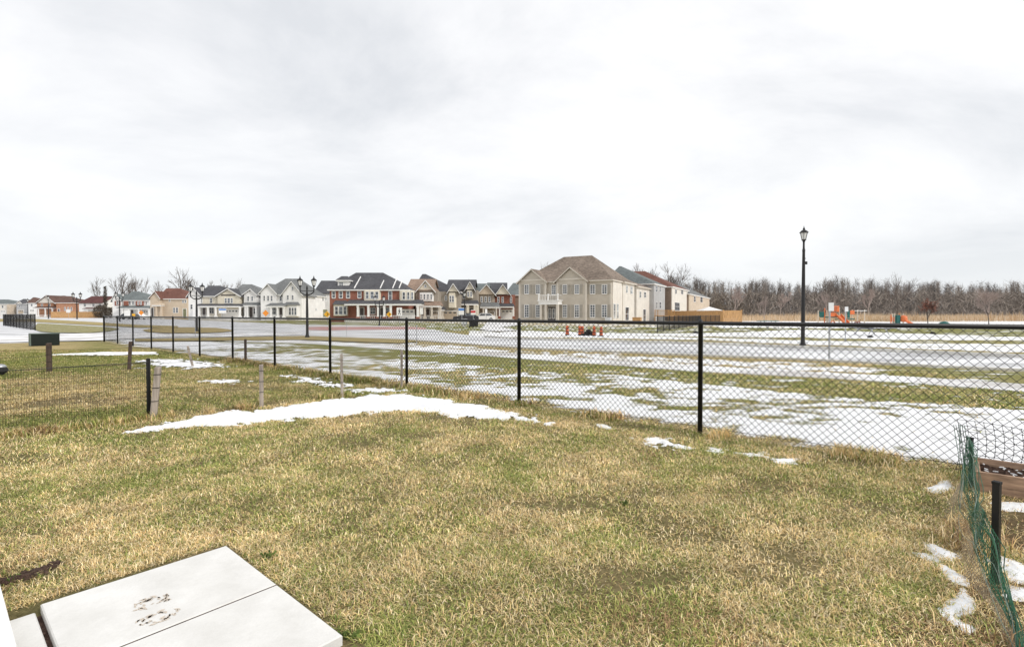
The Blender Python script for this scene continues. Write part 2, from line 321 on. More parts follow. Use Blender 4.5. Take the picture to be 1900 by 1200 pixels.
YARD = [  # px, py, green, dirt (inside the back fence)
  (0,645,.2,0),(100,645,.15,.0),(250,650,.4,0),(60,663,1.3,0),(150,668,1.5,0),(280,664,1.3,0),(150,685,1.3,.05),(0,690,1.2,.05),(380,668,.8,0),(440,678,.7,.1),(40,715,.0,.1),(150,715,.05,.0),(250,720,.2,.0),(60,746,-.3,.5),(150,741,-.3,.55),(210,741,-.2,.4),(90,725,-.4,.15),
  (60,785,1.1,0),(180,775,1.1,0),(250,760,.7,0),(350,700,.3,.1),(330,740,.5,.1),(420,720,.3,.25),(400,750,.6,0),(540,730,.5,.15),(560,690,.7,0),(480,700,.7,0),(660,710,.8,0),(720,720,.9,0),
  (100,830,.45,0),(400,800,.45,0),(700,790,.3,0),(1000,800,.35,0),(1250,850,.5,0),(1500,870,.5,0),(1700,930,.5,0),(1400,950,.5,0),(1000,900,.42,0),(700,880,.3,0),(400,900,.32,0),(100,950,.4,.02),(300,1000,.3,.05),(600,1000,.38,0),(900,1050,.45,0),(1300,1100,.5,0),(1650,1100,.45,0),(1750,1050,.3,.05),(800,930,.25,.12),(780,1120,.4,.12),(60,1060,.6,.1),
  (1880,1100,0,.75),(1880,980,.1,.6),(1900,1180,0,.8),(1960,1000,0,.8)]
def idw(px, py, pts, cols, pw=2.4, yk=2.2):
    num = [np.zeros_like(px) for _ in cols]; den = np.zeros_like(px)
    for p in pts:
        w = 1.0 / (((px - p[0]) / 1.0)**2 + ((py - p[1]) * yk * 2)**2 + 80.0)**(pw / 2); den += w
        for i, c in enumerate(cols): num[i] += w * p[c]
    return [n / den for n in num]
def surface(x, y):                                # snow, green, dirt of the ground at world points
    x = np.asarray(x, float); y = np.asarray(y, float); yy = np.maximum(y, 0.9)
    px = np.clip(950 + x / yy * F, -900, 2600); py = HOR + F * EYE / yy
    outside = (fence_side(x, y) > 0.0)
    g, d = idw(px, py, YARD, (2, 3)); snow_in = np.zeros_like(px)
    s_f, = idw(px, py, FIELD, (2,))
    rt = lerp(px, RT); rb = lerp(px, RB); st = lerp(px, ST); sb = lerp(px, SB); gb = lerp(px, GB)
    t1 = lerp(px, [(0,590),(566,595),(762,597),(966,604),(1150,606),(1300,607),(1500,608.5),(1700,609),(1900,608),(2600,606)])
    t2 = lerp(px, [(966,614),(1150,618),(1300,618),(1500,611),(1700,619),(1900,625),(2600,642)])
    t3 = lerp(px, [(966,616),(1150,622),(1300,624),(1500,626),(1700,630),(1900,631),(2600,650)])
    t4 = lerp(px, [(966,616.5),(1300,626),(1500,631),(1700,636),(1900,638),(2600,662)])
    t5 = lerp(px, [(966,624.5),(1300,630),(1500,638.5),(1700,646),(1900,653),(2600,684)])
    sn = np.zeros_like(px); gr = np.full_like(px, 0.5); dr = np.zeros_like(px)
    def setb(mask, s, gg, dd=0.0):
        sn[mask] = s[mask] if hasattr(s, 'shape') else s; gr[mask] = gg; dr[mask] = dd
    right = px > 870
    setb(py <= t1, np.where(right & (px > 1330), 0.75, 0.35), 0.35, 0.05)
    setb((py > t1) & (py <= t2), np.where(px < 1000, 0.22, np.where(px > 1800, 0.15, 0.3)), np.where(True, 0.75, 0))
    gr[(py > t1) & (py <= t2) & (px > 1520) & (px < 1780)] = 1.15
    sn[(py > t1) & (py <= t2) & (px > 1520) & (px < 1780)] = 0.12
    setb((py > t2) & (py <= t3) & right, np.full_like(px, 0.85), 0.5)
    setb((py > t3) & (py <= t4) & right, np.full_like(px, 0.15), 0.6)
    setb((py > t4) & (py <= t5) & right, np.full_like(px, 0.88), 0.5)
    setb((py > t5) & (py <= rt) & right, np.full_like(px, 0.12), 0.45, 0.1)
    setb((py > rt) & (py <= rb), np.full_like(px, 0.3), 0.3, 0.2)
    mid = (py > rb) & (py <= st)
    setb(mid, np.where(px > 1650, 0.12, 0.36 + 0.3 * np.sin((py - rb) / np.maximum(st - rb, 1) * 6.28 - 2.2)), 0.35, 0.25)
    gr[mid & (px > 1620)] = 0.65; dr[mid & (px > 1620)] = 0.1
    setb((py > st) & (py <= gb), np.full_like(px, 0.08), 0.72, 0.02)
    fld = py > gb
    setb(fld, s_f, 0.62, 0.05)
    k = np.clip(1 - np.abs(fence_side(x, y) - 0.08) / 0.4, 0, 1)
    near = fld & (k > 0); sn[near] -= 0.75 * k[near]; gr[near] -= 0.5 * k[near]; dr[near] += 0.2 * k[near]
    # ragged edges
    st2 = fbm(x * 0.55 + y * 0.2, y * 1.6, 3, 4); st3 = fbm(x * 4.2, y * 6.0, 9, 3)
    snn = sn + np.where(sn > 0.02, (st2 - 0.5) * 1.0 + (st3 - 0.5) * 1.7, 0)
    snn = np.where(outside, snn, snow_in); gr = np.where(outside, gr, g); dr = np.where(outside, dr, d)
    return np.clip(snn, 0, 1), gr, dr
def axis(fine0, fine1, d, segs, far):
    a = list(np.arange(fine0, fine1 + d/2, d))
    hi = [a[-1]]
    for lim, st in segs[1]:
        while hi[-1] < lim: hi.append(hi[-1] + st)
    while hi[-1] < far: hi.append(hi[-1] + max(0.16 * abs(hi[-1]), 1))
    lo = [a[0]]
    for lim, st in segs[0]:
        while lo[-1] > lim: lo.append(lo[-1] - st)
    while lo[-1] > -far: lo.append(lo[-1] - max(0.16 * abs(lo[-1]), 1))
    return np.array(lo[:0:-1] + a + hi[1:])
gx = axis(-13, 8.5, 0.075, ([(-45, 0.7)], [(50, 0.7)]), 6000)
gy = axis(1.6, 14, 0.075, ([(-6, 0.8)], [(38, 0.32), (85, 1.0)]), 6000)
GX, GY = np.meshgrid(gx, gy); sn, gr, dr = surface(GX.ravel(), GY.ravel())
gz = np.zeros(GX.size); nearm = (GY.ravel() < 15) & (GY.ravel() > 1) & (np.abs(GX.ravel()) < 14)
gz[nearm] = (np.clip((sn[nearm] - 0.4) * 4, 0, 1) * 0.018) + (fbm(GX.ravel()[nearm] * 1.3, GY.ravel()[nearm] * 1.3, 5, 3) - 0.5) * 0.03
gz[~nearm] = -0.01
gpy = HOR + F * EYE / np.maximum(GY.ravel(), 0.9); gpx = np.clip(950 + GX.ravel() / np.maximum(GY.ravel(), 0.9) * F, -900, 2600)
paved_m = (fence_side(GX.ravel(), GY.ravel()) > 0) & (((gpy > lerp(gpx, ST) - 1) & (gpy < lerp(gpx, SB) + 2)) | ((gpy > lerp(gpx, RT)) & (gpy < lerp(gpx, RB) + 1))) & (GY.ravel() > 1)
gz[paved_m] = -0.012
nx, ny = len(gx), len(gy); I = np.arange(nx * ny).reshape(ny, nx)
Q = np.stack([I[:-1, :-1], I[:-1, 1:], I[1:, 1:], I[1:, :-1]], -1).reshape(-1, 4)
g = npmesh('ground', np.stack([GX.ravel(), GY.ravel(), gz], 1), Q, M['ground'], nper=4, attr={'snow': sn, 'green': gr, 'dirt': dr, 'thatch': np.clip(1 - fence_side(GX.ravel(), GY.ravel()) * 4, 0, 1) * np.clip((13.5 - GY.ravel()) / 5, 0, 1)}); g['kind'] = 'structure'
g.data.polygons.foreach_set('use_smooth', np.ones(len(Q), bool))
def strip(name, top, bot, mat, z, x0, x1, n=60, thick=None):
    xs = np.linspace(x0, x1, n); m = MB(); vt = []; vb = []
    for x in xs:
        a = P(x, float(lerp(x, top))); b = P(x, float(lerp(x, bot))); vt.append(a); vb.append(b)
    vs = [(p[0], p[1], z) for p in vb] + [(p[0], p[1], z) for p in vt]
    m.add(vs, [(i, i+1, n+i+1, n+i) for i in range(n-1)])
    m.add([(p[0], p[1], z) for p in vb] + [(p[0], p[1], -0.05) for p in vb], [(i, n+i, n+i+1, i+1) for i in range(n-1)])
    return m.build(name, mat, kind='structure')
strip('road', RT, RB, M['asphalt'], 0.006, -500, 2500, 90)
strip('pavement', ST, SB, M['walk'], 0.010, 405, 2500)
strip('red_pavement', [(560,607),(600,606.5),(762,606.5),(800,609)], [(560,612),(600,613),(762,611),(800,611)], M['redpave'], 0.026, 570, 790)
def kerbline(name, line, off, x0, x1, h=0.11, w=0.09, n=50):
    m = MB(); pts = [P(x, float(lerp(x, line)) + off) for x in np.linspace(x0, x1, n)]
    for a, b in zip(pts[:-1], pts[1:]):
        d = Vector((b[0]-a[0], b[1]-a[1])); L = d.length; d.normalize()
        m.obox(((a[0]+b[0])/2, (a[1]+b[1])/2), (d.x, d.y), (-d.y, d.x), L/2, w, -0.02, h)
    return m.build(name, M['kerb'], kind='structure')
kerbline('far_kerb', RT, 0, 900, 2500); kerbline('near_kerb', RB, 0, 580, 2500, 0.05)
def sheet(name, pts, mat, z, kind='structure'):
    m = MB(); m.add([(*P(*p), z) for p in pts], [tuple(range(len(pts)))]); return m.build(name, mat, kind=kind)
def grass_sheet(name, pts, z, s, g_, d_):
    w = [P(*p) for p in pts]; me = MB(); me.add([(x, y, z) for x, y in w], [tuple(range(len(w)))]); o = me.build(name, M['ground'], kind='structure')
    for k, v in (('snow', s), ('green', g_), ('dirt', d_)):
        a = o.data.attributes.new(k, 'FLOAT', 'POINT'); a.data.foreach_set('value', [v] * len(o.data.vertices))
    return o
grass_sheet('grass_island', [(264,613),(285,609.5),(340,608),(400,609),(425,612),(432,615),(410,617.5),(360,619),(300,618.5),(272,616.5)], 0.05, .05, .25, .25)
grass_sheet('grass_verge', [(-300,590),(70,592),(180,598),(250,603),(330,605.5),(330,609),(258,608.6),(200,605),(150,602.5),(60,597.5),(-300,595)], 0.05, .1, .35, .15)
grass_sheet('grass_verge', [(70,600),(150,604.5),(205,608),(222,611),(205,615),(160,619),(100,618),(75,616),(60,611)], 0.052, .3, .6, .15)
grass_sheet('grass_verge', [(250,629.5),(440,626.3),(566,623.8),(650,626),(740,630),(780,634),(740,638),(660,635),(566,631.3),(440,632.6),(250,634)], 0.032, .15, .35, .3)
sheet('snow_path', [(-300,630),(0,627),(60,622),(190,618),(300,619.5),(420,620),(560,617),(560,622),(430,625.5),(300,626.5),(190,632),(0,636.5),(-300,650)], M['walk'], 0.034)
sheet('driveway', [(905,597),(965,597),(965,604),(930,607),(960,613),(925,616),(890,612)], M['walk'], 0.04)
# ------------------------------------------------------------------ snow patches on the lawns
def poly_sd(x, y, poly):                          # signed distance (positive inside)
    d = np.full(x.shape, 1e9); ins = np.zeros(x.shape, bool); n = len(poly)
    for i in range(n):
        ax, ay = poly[i]; bx, by = poly[(i+1) % n]; ex, ey = bx-ax, by-ay; L = ex*ex+ey*ey + 1e-12
        t = np.clip(((x-ax)*ex + (y-ay)*ey) / L, 0, 1); d = np.minimum(d, np.hypot(x-ax-t*ex, y-ay-t*ey))
        c = ((ay > y) != (by > y)) & (x < (bx-ax) * (y-ay) / (by-ay + 1e-12) + ax); ins ^= c
    return np.where(ins, d, -d)
SNOW = []
def snow_h(x, y, poly, amp, th, lace=0.5):
    sd_ = poly_sd(x, y, poly) + (fbm(x * 4, y * 4, 21, 4) - 0.5) * amp * 2.2 + (fbm(x * 14, y * 14, 23, 3) - 0.5) * amp * 2.2 * lace
    return sd_, np.clip(sd_ / 0.12, -1, 1) * th + (fbm(x * 9, y * 9, 31, 3) - 0.5) * 0.35 * th
def snow_patch(pxpoly, label, amp=0.05, th=0.03, group=None, res=0.025, lace=0.8):
    poly = [P(*p) for p in pxpoly]; SNOW.append((poly, amp))
    xs = [p[0] for p in poly]; ys = [p[1] for p in poly]; pad = amp + 0.08
    ax = np.arange(min(xs)-pad, max(xs)+pad, res); ay = np.arange(min(ys)-pad, max(ys)+pad, res)
    X, Y = np.meshgrid(ax, ay); sd_, h = snow_h(X, Y, poly, amp, th, lace)
    z = h + (fbm(X * 1.3, Y * 1.3, 5, 3) - 0.5) * 0.03
    keep = (sd_ > -0.05); n, m_ = X.shape; I = np.arange(n*m_).reshape(n, m_)
    Q = np.stack([I[:-1,:-1], I[:-1,1:], I[1:,1:], I[1:,:-1]], -1).reshape(-1, 4); Q = Q[keep.ravel()[Q].all(1)]
    if not len(Q): return
    used = np.unique(Q); mp_ = np.zeros(n*m_, int); mp_[used] = np.arange(len(used))
    V = np.stack([X.ravel(), Y.ravel(), z.ravel() + 0.004], 1)[used]
    o = npmesh('snow_patch', V, mp_[Q], M['snow'], nper=4); o.data.polygons.foreach_set('use_smooth', np.ones(len(Q), bool))
    tag(o, label, 'snow', group)
snow_patch([(238,801),(330,783),(430,766),(480,763),(600,745),(680,735.5),(745,733),(800,740),(870,752),(940,765),(990,775),(1020,787),(985,783),(900,777),(860,774),(800,767),(740,763),(640,772),(480,783),(330,796)], 'long white snow drift curving across the back corner of the lawn', 0.15, 0.024, None, 0.02, 1.3)
G1 = 'small snow remnants on the lawn'
snow_patch([(1194,811),(1240,816),(1287,828),(1275,835),(1230,831),(1203,822)], 'thin broken snow patch on the lawn before the tall middle fence post', 0.11, 0.02, G1, 0.012, 1.6)
snow_patch([(1318,831),(1342,834),(1335,839),(1318,836)], 'tiny snow scrap on the grass just right of the nearest fence post', 0.06, 0.015, G1, 0.01, 1.5)
snow_patch([(1378,842),(1424,841),(1418,849),(1390,848)], 'thin snow smear on the lawn near the fence, between two other scraps', 0.07, 0.018, G1, 0.01, 1.5)
snow_patch([(1440,852),(1480,853),(1470,861),(1448,860)], 'small snow scrap farthest right along the lawn beside the fence', 0.07, 0.018, G1, 0.01, 1.5)
snow_patch([(1108,787),(1128,789),(1140,796),(1118,795)], 'faint snow scrap beyond the tip of the long drift', 0.04, 0.018, G1, 0.02)
snow_patch([(1727,907),(1740,900),(1762,893),(1771,902),(1768,908),(1740,913)], 'rounded snow patch by the dry stalks at the corner of the netting', 0.02, 0.035, G1, 0.012)
snow_patch([(1722,1007),(1738,1012),(1762,1024),(1783,1032),(1772,1039),(1745,1034),(1730,1020)], 'elongated snow patch on the lawn, upper one of the row beside the netting', 0.018, 0.03, G1, 0.012)
snow_patch([(1702,1028),(1725,1030),(1746,1041),(1732,1043)], 'flat sliver of snow left of the elongated patch near the netting', 0.012, 0.025, G1, 0.01)
snow_patch([(1757,1052),(1775,1062),(1800,1078),(1799,1088),(1785,1085),(1766,1075)], 'wedge of snow in the middle of the row beside the netting', 0.015, 0.03, G1, 0.01)
snow_patch([(1794,1094),(1806,1110),(1816,1126),(1808,1140),(1785,1146),(1790,1160),(1812,1170),(1809,1184),(1790,1176),(1770,1156),(1757,1137),(1775,1122)], 'biggest S shaped snow lump beside the netting at the lawn edge', 0.018, 0.035, G1, 0.01)
G2 = 'snow on the mulch behind the netting'
snow_patch([(1862,1035),(1900,1048),(1950,1080),(1900,1082),(1868,1060)], 'wide snow crust on the mulch right of the black stake', 0.05, 0.02, G2, 0.012)
snow_patch([(1885,1096),(1930,1100),(1930,1115),(1888,1110)], 'narrow snow crust on the mulch below the wide crust', 0.03, 0.02, G2, 0.012)
snow_patch([(1852,932),(1960,940),(1960,952),(1856,945)], 'thin snow strip at the foot of the wooden planter', 0.03, 0.015, G2, 0.012)
G3 = 'snow left on the neighbouring yards'
snow_patch([(262,672),(290,667),(335,668),(395,675),(425,681),(352,684),(288,681)], 'broad snow patch in the neighbouring yard behind the leaning stake', 0.5, 0.02, G3, 0.04, 1.2)
snow_patch([(95,659),(200,654),(290,654),(292,658),(185,660)], 'long thin line of snow across the farthest yard', 0.1, 0.03, G3, 0.06)
snow_patch([(385,706),(440,706),(436,711),(390,711)], 'faint snow smear in the middle of the neighbouring yard', 0.25, 0.015, G3, 0.025, 1.6)
snow_patch([(530,698),(575,704),(612,712),(640,717),(600,718),(560,708)], 'scattered snow streak behind the middle wooden stakes', 0.3, 0.02, G3, 0.025, 1.6)
snow_patch([(640,724),(690,721),(740,725),(720,729),(650,731)], 'snow streak along the low stake fence near the corner', 0.18, 0.02, G3, 0.025, 1.5)
# ------------------------------------------------------------------ grass
SLAB_UX, SLAB_UY = DV1, DV2
def patio_mask(x, y):                             # inside the paved corner
    c = P(416, 1014); u = (x - c[0]) * DV1[0] + (y - c[1]) * DV1[1]; v = (x - c[0]) * DV2[0] + (y - c[1]) * DV2[1]
    return (u < 0.0) & (v < 0.0)
def net_side(x, y):                               # >0 right of the netting line
    a = P(1795, 905); b = P(1868, 1200); d = (b[0]-a[0], b[1]-a[1]); return -((x - a[0]) * d[1] - (y - a[1]) * d[0]) * -1
STRAW = np.array([[.76,.59,.31],[.66,.51,.25],[.85,.71,.46],[.62,.44,.20]]); GREEN = np.array([[.20,.25,.055],[.29,.31,.08],[.36,.37,.11],[.15,.21,.05],[.43,.40,.14]]); BROWN = np.array([[.34,.21,.11],[.46,.30,.16],[.24,.15,.08]])
BX = []; BL = []
def blades(x, y, length, width, tilt_lo, tilt_hi, gbias=0.0, brown=0.0):
    n = len(x); s, gr_, dr_ = surface(x, y)
    pn = fbm(x * 1.5, y * 1.5, 41, 4); pf = vnoise(x * 9, y * 9, 44)
    pg = np.clip(0.11 + (gr_ + gbias) * 0.75 + (pn - 0.5) * 1.4 + (pf - 0.5) * 0.5, 0.04, 0.93)
    u = RNG.random(n); col = np.where((u < pg)[:, None], GREEN[RNG.integers(0, len(GREEN), n)], STRAW[RNG.integers(0, len(STRAW), n)])
    pb = np.clip(brown + dr_ * 0.7 + (fbm(x * 2.3, y * 2.3, 77, 3) - 0.66) * 1.4, 0, 0.85); col = np.where((RNG.random(n) < pb)[:, None], BROWN[RNG.integers(0, len(BROWN), n)], col)
    col = col * (0.62 + 0.95 * RNG.random((n, 1))) * np.clip(0.72 + 0.6 * fbm(x * 5, y * 5, 91, 3), .7, 1.2)[:, None]
    pa, pb2 = P(745, 722), P(-160, 832); nbr = ((x - pa[0]) * (pb2[1] - pa[1]) - (y - pa[1]) * (pb2[0] - pa[0]) > 0) & (fence_side(x, y) < 0)
    col = np.where(nbr[:, None], col * np.array([.74, .74, .70]), col)
    az = RNG.random(n) * 2 * np.pi + (fbm(x * 3, y * 3, 51, 2) - 0.5) * 3; tl = tilt_lo + (tilt_hi - tilt_lo) * RNG.random(n)
    L = length * (0.5 + 0.9 * RNG.random(n)); w = width * (0.7 + 0.6 * RNG.random(n))
    dx, dy = np.cos(az), np.sin(az); pxv, pyv = -dy, dx
    z0 = (fbm(x * 1.3, y * 1.3, 5, 3) - 0.5) * 0.03 - 0.004
    m1 = 0.5 * L; h1 = m1 * np.cos(tl); r1 = m1 * np.sin(tl); t2 = np.minimum(tl + 0.5 + 0.5 * RNG.random(n), 1.75); h2 = h1 + m1 * np.cos(t2); r2 = r1 + m1 * np.sin(t2)
    h2 = np.maximum(h2, 0.006)
    V = np.empty((n, 5, 3)); hw = w / 2
    V[:, 0] = np.stack([x - pxv*hw, y - pyv*hw, z0], 1); V[:, 1] = np.stack([x + pxv*hw, y + pyv*hw, z0], 1)
    V[:, 2] = np.stack([x + dx*r1 + pxv*hw*.8, y + dy*r1 + pyv*hw*.8, z0 + h1], 1); V[:, 3] = np.stack([x + dx*r1 - pxv*hw*.8, y + dy*r1 - pyv*hw*.8, z0 + h1], 1)
    V[:, 4] = np.stack([x + dx*r2, y + dy*r2, z0 + h2], 1)
    BX.append(V); BL.append(col)
def scatter(x0, x1, y0, y1, dens): 
    n = int((x1-x0) * (y1-y0) * dens); return x0 + (x1-x0) * RNG.random(n), y0 + (y1-y0) * RNG.random(n)
def snow_cull(x, y, keep):
    m = np.ones(len(x), bool)
    for poly, amp in SNOW:
        xs = [p[0] for p in poly]; ys = [p[1] for p in poly]
        b = (x > min(xs)-.1) & (x < max(xs)+.1) & (y > min(ys)-.1) & (y < max(ys)+.1)
        if b.any():
            sd_ = poly_sd(x[b], y[b], poly) + (fbm(x[b]*4, y[b]*4, 21, 4) - 0.5) * amp * 2.2
            m[np.where(b)[0][(sd_ > 0.0) & (RNG.random(b.sum()) > np.where(sd_ < 0.10, 0.45 - 3.5 * np.clip(sd_, 0, .1), keep))]] = False
    return m
def lawn_zone(x0, x1, y0, y1, dens, length, width, inside=True):
    x, y = scatter(x0, x1, y0, y1, dens)
    fs = fence_side(x, y); m = (fs < 0.02) & ~patio_mask(x, y) & (np.abs(x) < y * 1.12 + 1.2)
    m &= snow_cull(x, y, 0.02); x, y = x[m], y[m]
    thin = fbm(x * 2.0, y * 2.0, 61, 3); s, g_, d_ = surface(x, y)
    k = RNG.random(len(x)) < np.clip((thin - 0.22) * 2.2 + .25 - d_ * 0.8, 0.10, 1); x, y = x[k], y[k]
    blades(x, y, length, width, 0.35, 1.35)
lawn_zone(-4.5, 4.2, 1.4, 3.0, 30000, 0.037, 0.0029)
lawn_zone(-6.2, 4.4, 3.0, 4.4, 20000, 0.040, 0.0036)
lawn_zone(-8.4, 4.2, 4.4, 6.6, 11000, 0.044, 0.0045)
lawn_zone(-11.5, 2.0, 6.6, 9.5, 7500, 0.048, 0.0055)
lawn_zone(-17, -2.0, 9.5, 14, 3600, 0.05, 0.0065)
lawn_zone(-20, -5.0, 14, 19, 1500, 0.05, 0.008)
# longer dry grass along fence lines
def line_tufts(a, b, n, spread, length, width, gb, br, lo=0.05, hi=0.9):
    t = RNG.random(n); q = RNG.normal(0, spread, n); d = np.array([b[0]-a[0], b[1]-a[1]]); L = np.hypot(*d); d /= L
    x = a[0] + d[0]*t*L - d[1]*q; y = a[1] + d[1]*t*L + d[0]*q; k = fbm(t * L * 1.8, t * 0, 71, 3) > 0.33; blades(x[k], y[k], length, width, lo, hi, gb, br)
fa = (FP0[0] - DV2[0]*2.8, FP0[1] - DV2[1]*2.8); fb = (FP0[0] + DV2[0]*14, FP0[1] + DV2[1]*14)
line_tufts(fa, FP0, 9000, 0.11, 0.10, 0.0055, -0.3, 0.22); line_tufts(FP0, fb, 14000, 0.13, 0.12, 0.010, -0.2, 0.2)
na = P(745, 722); nb_ = P(-160, 832)
line_tufts(na, nb_, 15000, 0.09, 0.11, 0.006, -0.1, 0.25)
ra = P(1793, 900); rb_ = P(1850, 1200); line_tufts(ra, rb_, 7000, 0.07, 0.10, 0.0045, -0.25, 0.35)
line_tufts(P(1765, 905), P(1782, 900), 900, 0.05, 0.22, 0.005, -0.5, 0.3, 0.02, 0.35)
# field grass poking through the snow beyond the fence
x, y = scatter(-9, 9.5, 3.2, 13.5, 1100); s_, g_, d_ = surface(x, y)
px_ = 950 + x / y * F; py_ = HOR + F * EYE / y
on_walk = (py_ > lerp(px_, ST) - 1) & (py_ < lerp(px_, SB) + 1); m = (fence_side(x, y) > 0.02) & ~on_walk & (py_ > lerp(px_, RB) + 1) & (np.abs(x) < y * 1.1) & (RNG.random(len(x)) < np.clip(1.05 - s_ * 2.0, 0.02, 1))
blades(x[m], y[m], 0.055, 0.009, 0.3, 1.2)
V = np.concatenate(BX); C = np.concatenate(BL); nb = len(V)
b5 = (np.arange(nb) * 5)[:, None]
T = np.concatenate([b5 + np.array([[0, 1, 2]]), b5 + np.array([[0, 2, 3]]), b5 + np.array([[3, 2, 4]])])
C4 = np.concatenate([np.repeat(C, 5, 0), np.ones((nb*5, 1))], 1)
go = npmesh('grass', V.reshape(-1, 3), T, M['blade'], nper=3, col=C4); tag(go, 'short straw and green winter grass covering the lawns', 'grass', kind='stuff')
print('blades', nb)
# dark leafy weeds on the lawn
def weed(px, py, r, label):
    c = P(px, py); m = MB(); rr = random.Random(px)
    for i in range(26):
        a = rr.random()*6.28; q0 = r*math.sqrt(rr.random())*.8; ox, oy = c[0]+q0*math.cos(a), c[1]+q0*math.sin(a)*.8
        a = rr.random()*6.28; L = .012+.022*rr.random(); w = L*.16; z = .012+.025*rr.random(); d = (math.cos(a), math.sin(a)); q = (-d[1], d[0])
        m.add([(ox, oy, 0.0), (ox+d[0]*L*.6+q[0]*w, oy+d[1]*L*.6+q[1]*w, z), (ox+d[0]*L, oy+d[1]*L, z*.8), (ox+d[0]*L*.6-q[0]*w, oy+d[1]*L*.6-q[1]*w, z)], [(0, 1, 2), (0, 2, 3)])
    tag(m.build('weed', M_weed), label, 'weed', 'leafy weeds in the lawn')
M_weed = plain('weed_leaf', (0.13, 0.18, 0.05), 0.5, 20, 0.6)
for a in ((640,1190,.05,'bright leafy weed at the tip of the near paving slab'),(495,1040,.03,'tiny weed just beyond the far corner of the slabs'),(25,1085,.06,'dark weed beside the bare rut at the left edge'),(1160,940,.03,'pale weed rosette in the middle right of the lawn')): weed(*a)
def rut():
    m = MB(); rr = random.Random(5)
    pts = [P(x, y) for x, y in ((-40,1095),(0,1087),(40,1078),(70,1066),(100,1052))]
    for i in range(140):
        t = rr.random()*(len(pts)-1.001); k = int(t); f = t-k; x = pts[k][0]*(1-f)+pts[k+1][0]*f + rr.gauss(0,.018); y = pts[k][1]*(1-f)+pts[k+1][1]*f + rr.gauss(0,.018); r = .01+.016*rr.random()
        m.lathe((x, y, 0.0), [(r*.9, 0), (r, r*.5), (r*.5, r*1.1)], 5, rr.random()*3)
    tag(m.build('soil_clods', M['soil']), 'dark line of exposed soil clods at the left edge of the lawn', 'soil', kind='stuff')
rut()
# ------------------------------------------------------------------ paving
def slab(name, c0, lu, lv, h, label, prints=()):
    m = MB(); o = empty(name, (c0[0], c0[1], 0), math.atan2(DV1[1], DV1[0]), label, 'paving slab', 'pale concrete paving slabs at the door')
    # local x runs along DV1; corner c0 is the far right corner -> slab spans x in [-lu,0], y in [-lv,0]
    b = 0.005
    m.add([(-lu,-lv,-.05),(0,-lv,-.05),(0,0,-.05),(-lu,0,-.05),(-lu,-lv,h-b),(0,-lv,h-b),(0,0,h-b),(-lu,0,h-b),(-lu+b,-lv+b,h),(-b,-lv+b,h),(-b,-b,h),(-lu+b,-b,h)],
          [(0,1,5,4),(1,2,6,5),(2,3,7,6),(3,0,4,7),(4,5,9,8),(5,6,10,9),(6,7,11,10),(7,4,8,11),(8,9,10,11)])
    m.build('slab_body', M['slab'], o); rr = random.Random(3)
    for (px, py) in prints:
        q = P(px, py); dx, dy = q[0]-c0[0], q[1]-c0[1]; u = dx*DV1[0]+dy*DV1[1]; v = dx*DV2[0]+dy*DV2[1]; pm = MB()
        for i in range(38):
            a = rr.random()*6.28; r = 0.028 + rr.random()*0.042; x, y = u + math.cos(a)*r*1.1, v + math.sin(a)*r*.75; s1 = .005+.006*rr.random(); t = a + 1.57 + rr.gauss(0,.5)
            if not (-lu+.02 < x < -.02 and -lv+.02 < y < -.02): continue
            ps = [(x+math.cos(t+k)*s1*f, y+math.sin(t+k)*s1*f, h+.0015) for k, f in ((0,1.8),(1.2,.6),(2.2,.8),(3.14,1.6),(4.2,.7),(5.2,.7))]
            pm.add(ps, [tuple(range(6))])
        if pm.v: pm.build('muddy_print', M_mud, o)
    return o
M_mud = plain('dried_mud', (0.58, 0.51, 0.43), 0.2, 60, 0.95)
EYE_S = EYE - .045; c1 = (-534 * EYE_S / 431.5, F * EYE_S / 431.5); w1 = 0.61; l1 = 0.76
slab('paving_slab', c1, l1, w1, 0.045, 'far paving slab with a muddy print, touching the lawn at its tip', [(275,1140), (285,1170)])
c2 = (c1[0]-DV2[0]*(w1+.012), c1[1]-DV2[1]*(w1+.012))
slab('paving_slab', c2, l1, 0.575, 0.045, 'near paving slab in front of the seam, cut by the lower edge of the photo', [(287,1172)])
c3 = (c1[0]-DV1[0]*(l1+.02)-DV2[0]*.03, c1[1]-DV1[1]*(l1+.02)-DV2[1]*.03)
slab('paving_slab', c3, 0.6, 0.9, 0.03, 'lower left paving slab beside the white door step, past the dark gap')
m = MB(); q = lambda u, v: (c1[0]+DV1[0]*u+DV2[0]*v, c1[1]+DV1[1]*u+DV2[1]*v, .007)
m.add([q(-.03,-.03), q(-1.5,-.03), q(-1.5,-1.6), q(-.03,-1.6)], [(0,1,2,3)]); m.obox((c1[0]-DV1[0]*l1/2-DV2[0]*(w1+.006), c1[1]-DV1[1]*l1/2-DV2[1]*(w1+.006)), DV1, DV2, l1/2, .0058, .008, .0405); m.build('patio_bed', M['soil'], kind='structure')
sz = EYE - .125; tt = (-980 * sz / 422.0, F * sz / 422.0)
ob = empty('door_step', (tt[0], tt[1], 0), math.atan2(DV1[1], DV1[0]), 'white door step at the bottom left corner', 'door step')
m = MB(); m.box(-.4, -.02, -1.3, -.02, 0.0, .09); m.build('step_body', M['white'], ob); m = MB(); m.box(-.4, 0, -1.3, 0, .09, .125); m.build('step_lip', M['white'], ob)
